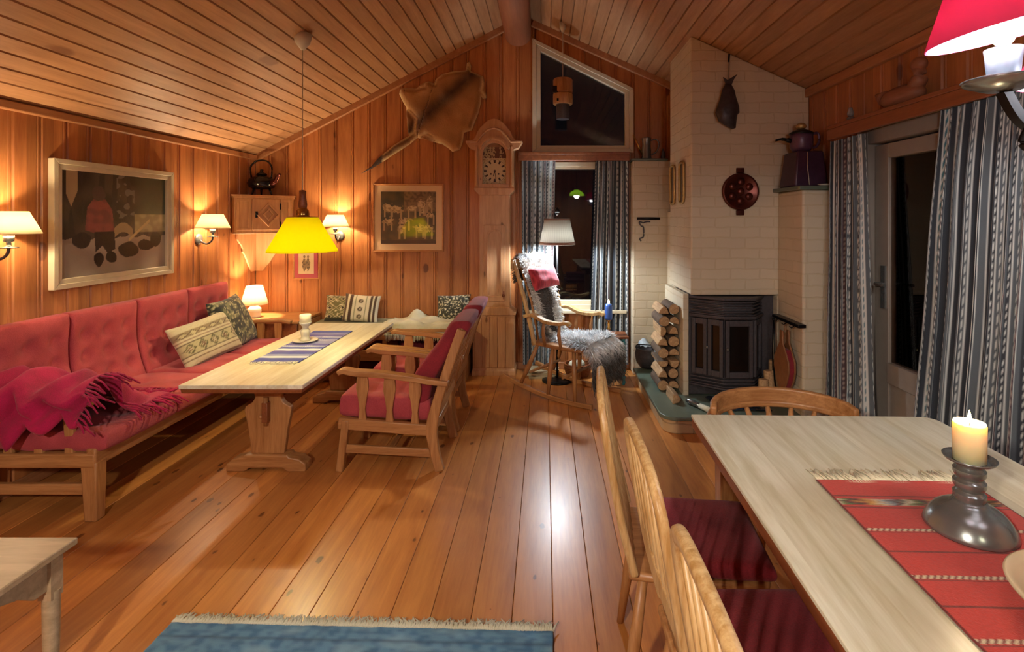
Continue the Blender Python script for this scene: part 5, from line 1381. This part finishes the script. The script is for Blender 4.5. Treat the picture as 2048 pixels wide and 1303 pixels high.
b = MB(); b.lathe([(0, 0), (.03, 0), (.055, .012), (.05, .014), (.0, .005)], 24); b.build('saucer_body', M['whiteporc'], t, smooth=True)

# things on the long shelf
t = thing('oil_lamp', 'small glass and metal oil lamp on the far end of the long curtain shelf', 'lamp', (2.0, 3.47, 2.146))
b = MB(); b.lathe([(0, 0), (.03, 0), (.035, .015), (.02, .03), (.024, .045), (.01, .055), (0, .055)], 20); b.build('lamp_base', M['pewter'], t, smooth=True)
M['glassobj'] = plain('clear_glassware', H('8A8680'), .1, 0, .05, 10)
b = MB(); b.lathe([(.016, .055), (.022, .07), (.014, .10), (.012, .11)], 16); b.build('lamp_glass', M['glassobj'], t, smooth=True)
t = thing('wooden_duck', 'dark carved wooden bird shape on the long curtain shelf', 'ornament', (1.99, 2.95, 2.146))
b = MB(); b.ball((0, 0, .062), .1, (.75, 1.6, .62), 20, 12); b.build('bird_body', M['beam'], t, smooth=True)
b = MB(); b.tube(spline([(0, -.10, .09), (0, -.14, .14), (-.0, -.12, .20)], 5), [.04]*5+[.03]*6, n=12); b.ball((0, -.13, .205), .038, (1, 1.3, 1)); b.build('bird_head', M['beam'], t, smooth=True)
b = MB(); b.tube([(0, .14, .08), (0, .23, .12)], [.05, .012], n=10); b.build('tail', M['beam'], t, smooth=True)

# hanging wooden lantern by the gable window
zt = ceilz(.20)
t = thing('hanging_lantern', 'turned wooden cylinder lantern hanging in front of the slanted gable window', 'lantern', (.172, 5.12, 2.63))
b = MB(); b.lathe([(0, .005), (.088, .0), (.095, .01), (.095, .10), (.085, .108), (.095, .118), (.095, .235), (.085, .248), (0, .248)], 32); b.build('wooden_drum', M['oak'], t, smooth=True, angle=40)
b = MB(); b.box(-.10, -.05, -.075, -.05, .105, .165); b.box(-.06, -.02, -.085, -.07, .02, .045); b.build('cutout', M['black'], t)
b = MB(); b.lathe([(0, -.14), (.062, -.14), (.065, -.13), (.065, .0), (0, .0)], 28); b.build('lower_cylinder', M['iron'], t, smooth=True, angle=40)  # plain dark cylinder below the wooden drum
zc = ceilz(.172)-2.63
b = MB(); b.tube([(0, 0, .245), (0, 0, zc-.02)], .004); b.build('cord', M['whiteporc'], t, smooth=True)
b = MB(); b.lathe([(0, zc-.085), (.010, zc-.085), (.03, zc-.04), (.035, zc+.02)], 16); b.build('ceiling_cap', M['whiteporc'], t, smooth=True)

# ================================================================== dining table
TA = -R(1.65); TO = Vector((.5975, 2.169, 0))
def T3(u, v, z=0):             # u across from the left edge, v toward the camera from the far edge
    c, s = math.cos(TA), math.sin(TA); return Vector((TO.x+u*c+v*s, TO.y+u*s-v*c, z))
dt = thing('dining_table', 'big dining table with a pale plank top at the right', 'table', T3(.48, .9, 0), TA)
def TL(x, y): return (x-.48, .9-y)                 # table coordinates to local
W_, L_ = .965, 1.85
pts = [TL(0, L_), TL(0, 0)]+[TL(W_-.05+.05*math.sin(a), .05-.05*math.cos(a)) for a in [PI/2*i/6 for i in range(7)]]+[TL(W_, L_)]
b = MB(); b.prism(pts, 'z', .718, .73); b.build('table_top', M['paletop'], dt, bevel=.002)
pts2 = [(x*.994, y*.998) for x, y in pts]
b = MB(); b.prism(pts2, 'z', .678, .718); b.build('table_edge', M['brown_edge'], dt, bevel=.006)
b = MB()
for x0, x1, y0, y1 in ((.08, .105, .10, 1.75), (W_-.105, W_-.08, .10, 1.75), (.08, W_-.08, .10, .125), (.08, W_-.08, 1.725, 1.75)):
    a, c = TL(x0, y1), TL(x1, y0); b.box(a[0], c[0], a[1], c[1], .59, .678)
b.build('apron', M['brown_edge'], dt, bevel=.004)
for x, y in ((.11, .13), (W_-.11, .13), (.11, 1.72), (W_-.11, 1.72)):
    p = TL(x, y); b = MB(); b.box(p[0]-.035, p[0]+.035, p[1]-.035, p[1]+.035, 0, .60, top=(-.006, .006, -.006, .006)); b.build('leg', M['oak'], dt, bevel=.006)
REDR, DR_, CR = H('C23327'), H('6E1A14'), H('D9CFAE')
def pat_runner(u, v):          # v from the far end
    y = v*1.20
    c = REDR
    def band(a, w): return abs(y-a) < w
    if band(.095, .004) or band(.155, .004) or band(.35, .004) or band(.53, .004) or band(.71, .004): c = DR_
    if band(.125, .017):
        k = (u*2.4+.3*nz(u*6, y*200)) % 1
        stops = [H('CFC9AC'), H('5E7A3A'), H('22201C'), H('6A2018'), H('D8A23A'), H('CFC9AC'), H('8FA0A6'), H('22201C')]
        i = int(k*8); c = lerp(stops[i], stops[(i+1) % 8], k*8-i)
    for a in (.26, .44, .62, .80, .98):
        if band(a, .0055): c = CR if (u*30+y*60) % 1 < .55 else DR_
        if band(a+.009, .002): c = DR_
    if u < .012 or u > .988: c = DR_
    return lerp(c, H('A02A20'), .25*(nz(u*60, v*160) > .1))
RW = .455
b = MB(); b.grid(lambda u, v: T3(.245+RW*u, .545+1.20*v, .7335+.0012*nz(u*5, v*9)), 150, 400, pat_runner)
o = b.build('table_runner', M['col'], smooth=True, solid=.003); tag(o, 'red woven runner with a multicoloured band on the dining table', 'table runner')
b = MB(); fringe(b, T3(.247, .55, .7325), T3(.695, .55, .7325), T3(0, -1)-T3(0, 0), .075, 120, .0026, wav=.30); b.build('fringe', M['wax'], o, smooth=True)
# pewter candlestick
t = thing('candlestick', 'big pewter candlestick with a lit white pillar candle on the red runner', 'candlestick', (1.085, 1.355, .736))
b = MB(); b.lathe([(0, 0), (.094, 0), (.100, .005), (.098, .012), (.094, .022), (.086, .036), (.074, .050), (.058, .061), (.044, .068), (.038, .074), (.036, .078), (0, .078)], 48); b.build('foot', M['pewter'], t, smooth=True)
prof = [(0, .078), (.034, .078)]
for k in range(3):
    z = .082+k*.030; prof += [(.034, z), (.0355, z+.004), (.0355, z+.013), (.032, z+.016), (.029, z+.021), (.032, z+.026)]
prof += [(.034, .173), (.034, .176), (0, .176)]
b = MB(); b.lathe(prof, 40); b.build('ribbed_stem', M['pewter'], t, smooth=True, angle=40)
b = MB(); b.lathe([(0, .172), (.034, .172), (.050, .178), (.056, .186), (.058, .186), (.054, .179), (.040, .176), (0, .176)], 40); b.build('drip_pan', M['pewter'], t, smooth=True)
b = MB(); b.lathe([(0, .178), (.0355, .178), (.0365, .268), (.034, .275), (.026, .268), (.0, .262)], 40)
M['wax_lit'] = plain('lit_candle_wax', H('F4E8B8'), .5, 0, .02, 10); 
bs = M['wax_lit'].node_tree.nodes['Principled BSDF']; bs.inputs['Subsurface Weight'].default_value = .6; bs.inputs['Subsurface Scale'].default_value = .03; bs.inputs['Subsurface Radius'].default_value = (1, .6, .3)
b.build('candle', M['wax_lit'], t, smooth=True)
b = MB(); b.tube([(0, 0, .262), (.001, 0, .278)], .0012, n=5); b.build('wick', M['black'], t)
b = MB(); b.lathe([(0, .272), (.0045, .278), (.005, .284), (.0028, .296), (0, .306)], 12); b.build('flame', M['flame'], t, smooth=True)
light('candle_light', (1.085, 1.355, 1.05), 1.2, WARM, .012)
# bowl
M['bowlm'] = plain('pale_wooden_bowl', H('CDBB9B'), .5, 0, .08, 12)
t = thing('bowl', 'wide pale wooden bowl on the red runner near the dining table edge', 'bowl', (1.085, 1.00, .736))
b = MB(); b.lathe([(0, 0), (.05, 0), (.06, .008), (.10, .022), (.15, .045), (.165, .062), (.168, .068), (.162, .071), (.148, .062), (.12, .045), (.10, .036), (0, .032)], 64); b.build('bowl_body', M['bowlm'], t, smooth=True)

# ================================================================== dining chairs
def bow_chair(label, x, y):
    t = thing('dining_chair', label, 'chair', (x, y, 0), 0, 'bow backed wooden dining chairs along the left of the table')
    hw = .225
    def B_(yy, z):             # leaning back plane
        return Vector((.07-.10*((z-.45)/.5)**.8 if z > .45 else .07, yy, z))
    pts = [(-hw*.92, .45), (-hw*.97, .60), (-hw, .76), (-hw*.99, .86), (-hw*.90, .93), (-hw*.68, .965), (-hw*.3, .978), (hw*.3, .978), (hw*.68, .965), (hw*.90, .93), (hw*.99, .86), (hw, .76), (hw*.97, .60), (hw*.92, .45)]
    P = spline([B_(a, z) for a, z in pts], 5)
    b = MB(); b.bar(P, .034, .024, ref=(1, 0, .25), scale=[(1, 1.0)]*len(P)); b.build('bow', M['paleash'], t, bevel=.009, seg=3)
    for k in range(6):
        yy = -.15+.06*k
        top = .955-.02*abs(k-2.5)*.4
        b = MB(); b.tube([B_(yy*.9, .45), B_(yy, .7), B_(yy*1.05, top)], [.008, .011, .007], n=8); b.build('back_spindle', M['paleash'], t, smooth=True)
    b = MB(); b.bar([B_(-hw*.97, .66), B_(0, .665)+Vector((-.01, 0, 0)), B_(hw*.97, .66)], .018, .045); b.build('back_slat', M['paleash'], t, bevel=.005)
    sx = .07
    b = MB(); b.prism([(sx-.02, -.20), (sx+.22, -.225), (sx+.40, -.20), (sx+.43, 0), (sx+.40, .18), (sx+.22, .195), (sx-.02, .18)], 'z', .425, .452); b.build('seat', M['oak_x'], t, bevel=.010)
    b = MB(); cushion_mesh(b, .36, .40, .055, n=14, p=8, edge=.5, seed=y); b.build('seat_cushion', M['darkred'], t, smooth=True, sub=1, loc=(sx+.235, -.02, .478))
    for lx, ly, ex, ey in ((sx+.03, -.16, sx-.03, -.20), (sx+.03, .16, sx-.03, .20), (sx+.35, -.17, sx+.40, -.20), (sx+.35, .17, sx+.40, .20)):
        b = MB(); b.tube([(ex, ey, 0), ((ex+lx)/2, (ey+ly)/2, .22), (lx, ly, .43)], [.013, .020, .015], n=10); b.build('leg', M['oak'], t, smooth=True)
    for ly in (-.185, .185):
        b = MB(); b.tube([(sx+.0, ly, .18), (sx+.19, ly, .18), (sx+.38, ly, .18)], [.008, .012, .008], n=8); b.build('stretcher', M['oak_x'], t, smooth=True)
    b = MB(); b.tube([(sx+.19, -.185, .18), (sx+.19, .185, .18)], .010, n=8); b.build('stretcher', M['oak_y'], t, smooth=True)
    return t
c1 = bow_chair('pale bow backed dining chair farthest along the left side of the table', .225, 1.82); c1.rotation_euler = (0, 0, -R(6))
dup(c1, (.265, 1.31, 0), 0, label='middle bow backed dining chair along the left side of the table')
dup(c1, (.275, .79, 0), 0, label='nearest bow backed dining chair along the left side of the table')
# captain's chair beyond the table
cp = thing('captains_chair', 'low round backed wooden armchair with a dark red cushion beyond the dining table', 'chair', (1.10, 2.38, 0), R(-3))
P = [(-.34, -.24, .60), (-.35, -.12, .60), (-.345, .0, .60)]+[(-.335*math.cos(a), .02+.27*math.sin(a), .60+.006*math.sin(a)) for a in [PI*i/14 for i in range(1, 14)]]+[(.345, .0, .60), (.35, -.12, .60), (.34, -.24, .60)]
b = MB(); b.bar(P, .05, .03, scale=[(1.2, 1) if i < 2 or i > len(P)-3 else (1, 1) for i in range(len(P))]); b.build('arm_bow', M['oak_x'], cp, bevel=.009, seg=3)
P = [(-.325*math.cos(a), .03+.265*math.sin(a), .640) for a in [PI*(.03+.94*i/14) for i in range(15)]]
b = MB(); b.bar(P, .030, .085, scale=[(1, .45+.55*math.sin(PI*i/14)**.5) for i in range(15)]); b.build('crest_rail', M['oak_x'], cp, bevel=.009, seg=3)
for i in range(9):
    a = PI*(.06+.88*i/8); b = MB(); b.tube([(-.24*math.cos(a), .0+.20*math.sin(a), .445), (-.29*math.cos(a), .01+.24*math.sin(a), .55), (-.33*math.cos(a), .02+.262*math.sin(a), .60)], [.010, .015, .010], n=8); b.build('back_spindle', M['oak'], cp, smooth=True)
b = MB(); b.prism([(.25*math.cos(2*PI*i/24)*(1.08), -.02+.24*math.sin(2*PI*i/24)) for i in range(24)], 'z', .415, .445); b.build('seat', M['oak_x'], cp, bevel=.01)
b = MB(); cushion_mesh(b, .42, .40, .07, n=14, p=4, edge=.5, seed=3); b.build('seat_cushion', M['darkred'], cp, smooth=True, sub=1, loc=(0, -.02, .475))
for sx_, sy_ in ((-1, -1), (1, -1), (-1, 1), (1, 1)):
    b = MB(); b.tube([(sx_*.22, -.02+sy_*.20, 0), (sx_*.19, -.02+sy_*.17, .25), (sx_*.16, -.02+sy_*.14, .42)], [.013, .021, .015], n=10); b.build('leg', M['oak'], cp, smooth=True)

# ================================================================== chandelier over the dining table
chx, chy = 1.135, 1.0
M['greycup'] = plain('grey_glass_cup', H('59616E'), .4, 0, .04, 10)
M['lining'] = shade('white_shade_lining', (.9, .9, .9), .45)
ch = thing('chandelier', 'black iron chandelier with red candle shades above the dining table', 'chandelier', (chx, chy, 1.70))
b = MB(); b.lathe([(0, -.06), (.012, -.05), (.03, -.03), (.018, 0), (.035, .03), (.05, .06), (.03, .10), (.015, .14), (.015, .36), (.028, .40), (.01, .43), (0, .43)], 20); b.build('hub', M['black'], ch, smooth=True)
b = MB(); b.tube([(0, 0, .42), (0, 0, ceilz(chx)-1.70-.02)], .006); b.build('chain', M['black'], ch, smooth=True)
for ang in (180, 62, -62):
    ca, sa = math.cos(R(ang)), math.sin(R(ang))
    def Q(r, z, t=0): return (ca*r-sa*t, sa*r+ca*t, z)
    arm = MB(); arm.bar(spline([Q(.03, .05), Q(.10, -.01), Q(.17, -.015), Q(.235, .015), Q(.27, .07)], 6), .02, .016); 
    arm.tube(spline([Q(.16, -.015), Q(.20, -.045), Q(.235, -.03), Q(.225, -.0)], 5), .006)
    ao = arm.build('arm', M['black'], ch, smooth=True, angle=45)
    dish = MB(); dish.lathe([(0, .07), (.03, .072), (.062, .086), (.066, .092), (.058, .085), (.03, .078), (0, .078)], 24, c=Q(.27, 0)); dish.build('drip_dish', M['pewter'], ao, smooth=True)
    cup = MB(); cup.lathe([(0, .078), (.024, .078), (.025, .10), (.030, .15), (.028, .15), (.022, .10), (0, .10)], 24, c=Q(.27, 0)); cup.build('candle_cup', M['greycup'], ao, smooth=True)
    bb = MB(); bb.ball(Q(.27, .19), .022, (1, 1, 1.7)); bb.build('bulb', M['bulb2'] if 'bulb2' in M else M['bulb'], ao, smooth=True)
    tilt = Matrix.Translation(Q(.27, .228 if ang == 180 else .20)) @ (Matrix.Rotation(R(-11), 4, 'Y') if ang == 180 else Matrix()) @ Matrix.Translation((0, 0, -.20))
    sh = MB(); sh.lathe([(.130, .155), (.064, .290)], 40, cap=False, M=tilt); so = sh.build('lamp_shade', M['red_shade'], ao, smooth=True, solid=.002)
    sh = MB(); sh.lathe([(.1265, .1555), (.061, .2895)], 40, cap=False, M=tilt); sh.build('shade_lining', M['lining'], so, smooth=True)
    p = Vector((chx, chy, 1.70))+Vector(Q(.27, .165)); light('chandelier_light', p, LP['chand'], COOL2, .03)

# ================================================================== small table bottom left, rug
et = thing('end_table', 'small pale side table with an arched apron in the lower left corner', 'table', (-1.86, 1.36, 0))
b = MB(); b.box(-.35, .348, -.36, .357, .478, .50); b.build('table_top', M['greyoak'], et, bevel=.004)
def apron(b, axis, a0, a1, off, t):
    n = 10; pts = [(a0, .475), (a0, .37)]
    for i in range(n+1):
        u = i/n; pts.append((a0+.05+(a1-a0-.1)*u, .37+.055*min(1, math.sin(PI*u)*2.2)))
    pts += [(a1, .37), (a1, .475)]
    b.prism(pts, axis, off, off+t)
for ax, off in (('y', -.32), ('y', .30), ('x', .29), ('x', -.31)):
    b = MB(); apron(b, ax, -.30, .30, off, .02); b.build('apron', M['greyoak'], et, bevel=.003)
for x in (-.31, .31):
    for y in (-.32, .32):
        b = MB(); sx_, sy_ = (x > 0)*2-1, (y > 0)*2-1
        b.prism([(x-sx_*.035-.0, y), (x, y-sy_*.035), (x+sx_*.012, y+sy_*.012), (x-sx_*.028, y+sy_*.008)], 'z', .36, .478) if False else b.box(x-.03, x+.012 if sx_ > 0 else x+.03, y-.03, y+.012 if sy_ > 0 else y+.03, .34, .478)
        b.tube([(x-.008*sx_, y-.008*sy_, .36), (x-.008*sx_, y-.008*sy_, .2), (x-.008*sx_, y-.008*sy_, 0)], [.024, .022, .014], n=12); b.build('leg', M['greyoak'], et, smooth=True, angle=40)
t = thing('pendant_lamp', 'green glass pendant lamp mirrored in the dark gable window', 'lamp', (.72, -1.2, 2.05))
b = MB(); b.lathe([(.17, 0), (.16, .05), (.10, .10), (.04, .14)], 32, cap=False); b.build('lamp_shade', M['green_shade'], t, smooth=True, solid=.003)
b = MB(); b.tube([(0, 0, .13), (0, 0, ceilz(.72)-2.05)], .004); b.build('cord', M['black'], t, smooth=True)
b = MB(); b.ball((0, 0, .05), .03); b.build('bulb', M['bulb'], t, smooth=True)
light('kitchen_lamp_light', (.72, -1.2, 2.05), LP['kitchen'], NEUT, .06)
t = thing('pendant_lamp', 'added fill lamp with a wide black metal pendant shade, unseen behind the camera', 'lamp', (-.9, -.7, 2.0))
b = MB(); b.lathe([(.28, 0), (.25, .06), (.12, .13), (.03, .16)], 36, cap=False); b.build('lamp_shade', M['black'], t, smooth=True, solid=.003)
b = MB(); b.ball((0, 0, .05), .035); b.build('bulb', M['bulb'], t, smooth=True)
b = MB(); b.tube([(0, 0, .14), (0, 0, ceilz(-.9)-2.0)], .004); b.build('cord', M['black'], t, smooth=True)
light('pendant_light', (-.9, -.7, 2.045), LP['fill_lamp'], NEUT, .05)  # unseen lamp added behind the camera as fill light for the room

M['rug'] = None
def rugc(u, v):
    n = nz(u*40, v*90, 2); n2 = nz(u*9, v*30, 5)
    c = lerp(H('5484A4'), H('34648A'), ss(-.3, .4, n)); c = lerp(c, H('84A8BA'), .5*ss(.1, .5, n2))
    if abs((v*14) % 1-.5) < .05: c = lerp(c, H('2A4560'), .6)
    return c
RGA = -R(1.7); 
def rg(u, v):
    x = -1.40+1.43*u; y = -1.95*v; c, s = math.cos(RGA), math.sin(RGA)
    return Vector((x*c-y*s+.0, 1.955+x*s+y*c-.00, .011+.003*nz(u*30, v*40)))
b = MB(); b.grid(rg, 200, 160, rugc); o = b.build('rug', M['col'], smooth=True, solid=.014); tag(o, 'blue woven rag rug with a cream fringe on the pine floor', 'rug')
b = MB(); fringe(b, rg(0, 0)+Vector((0, 0, .006)), rg(1, 0)+Vector((0, 0, .006)), (.03, 1, 0), .04, 300, .0045, wav=.6); fringe(b, rg(0, 0)+Vector((0, 0, .009)), rg(1, 0)+Vector((0, 0, .009)), (.03, 1, 0), .022, 240, .005, wav=.5); b.build('fringe', M['whitewool'], o, smooth=True)
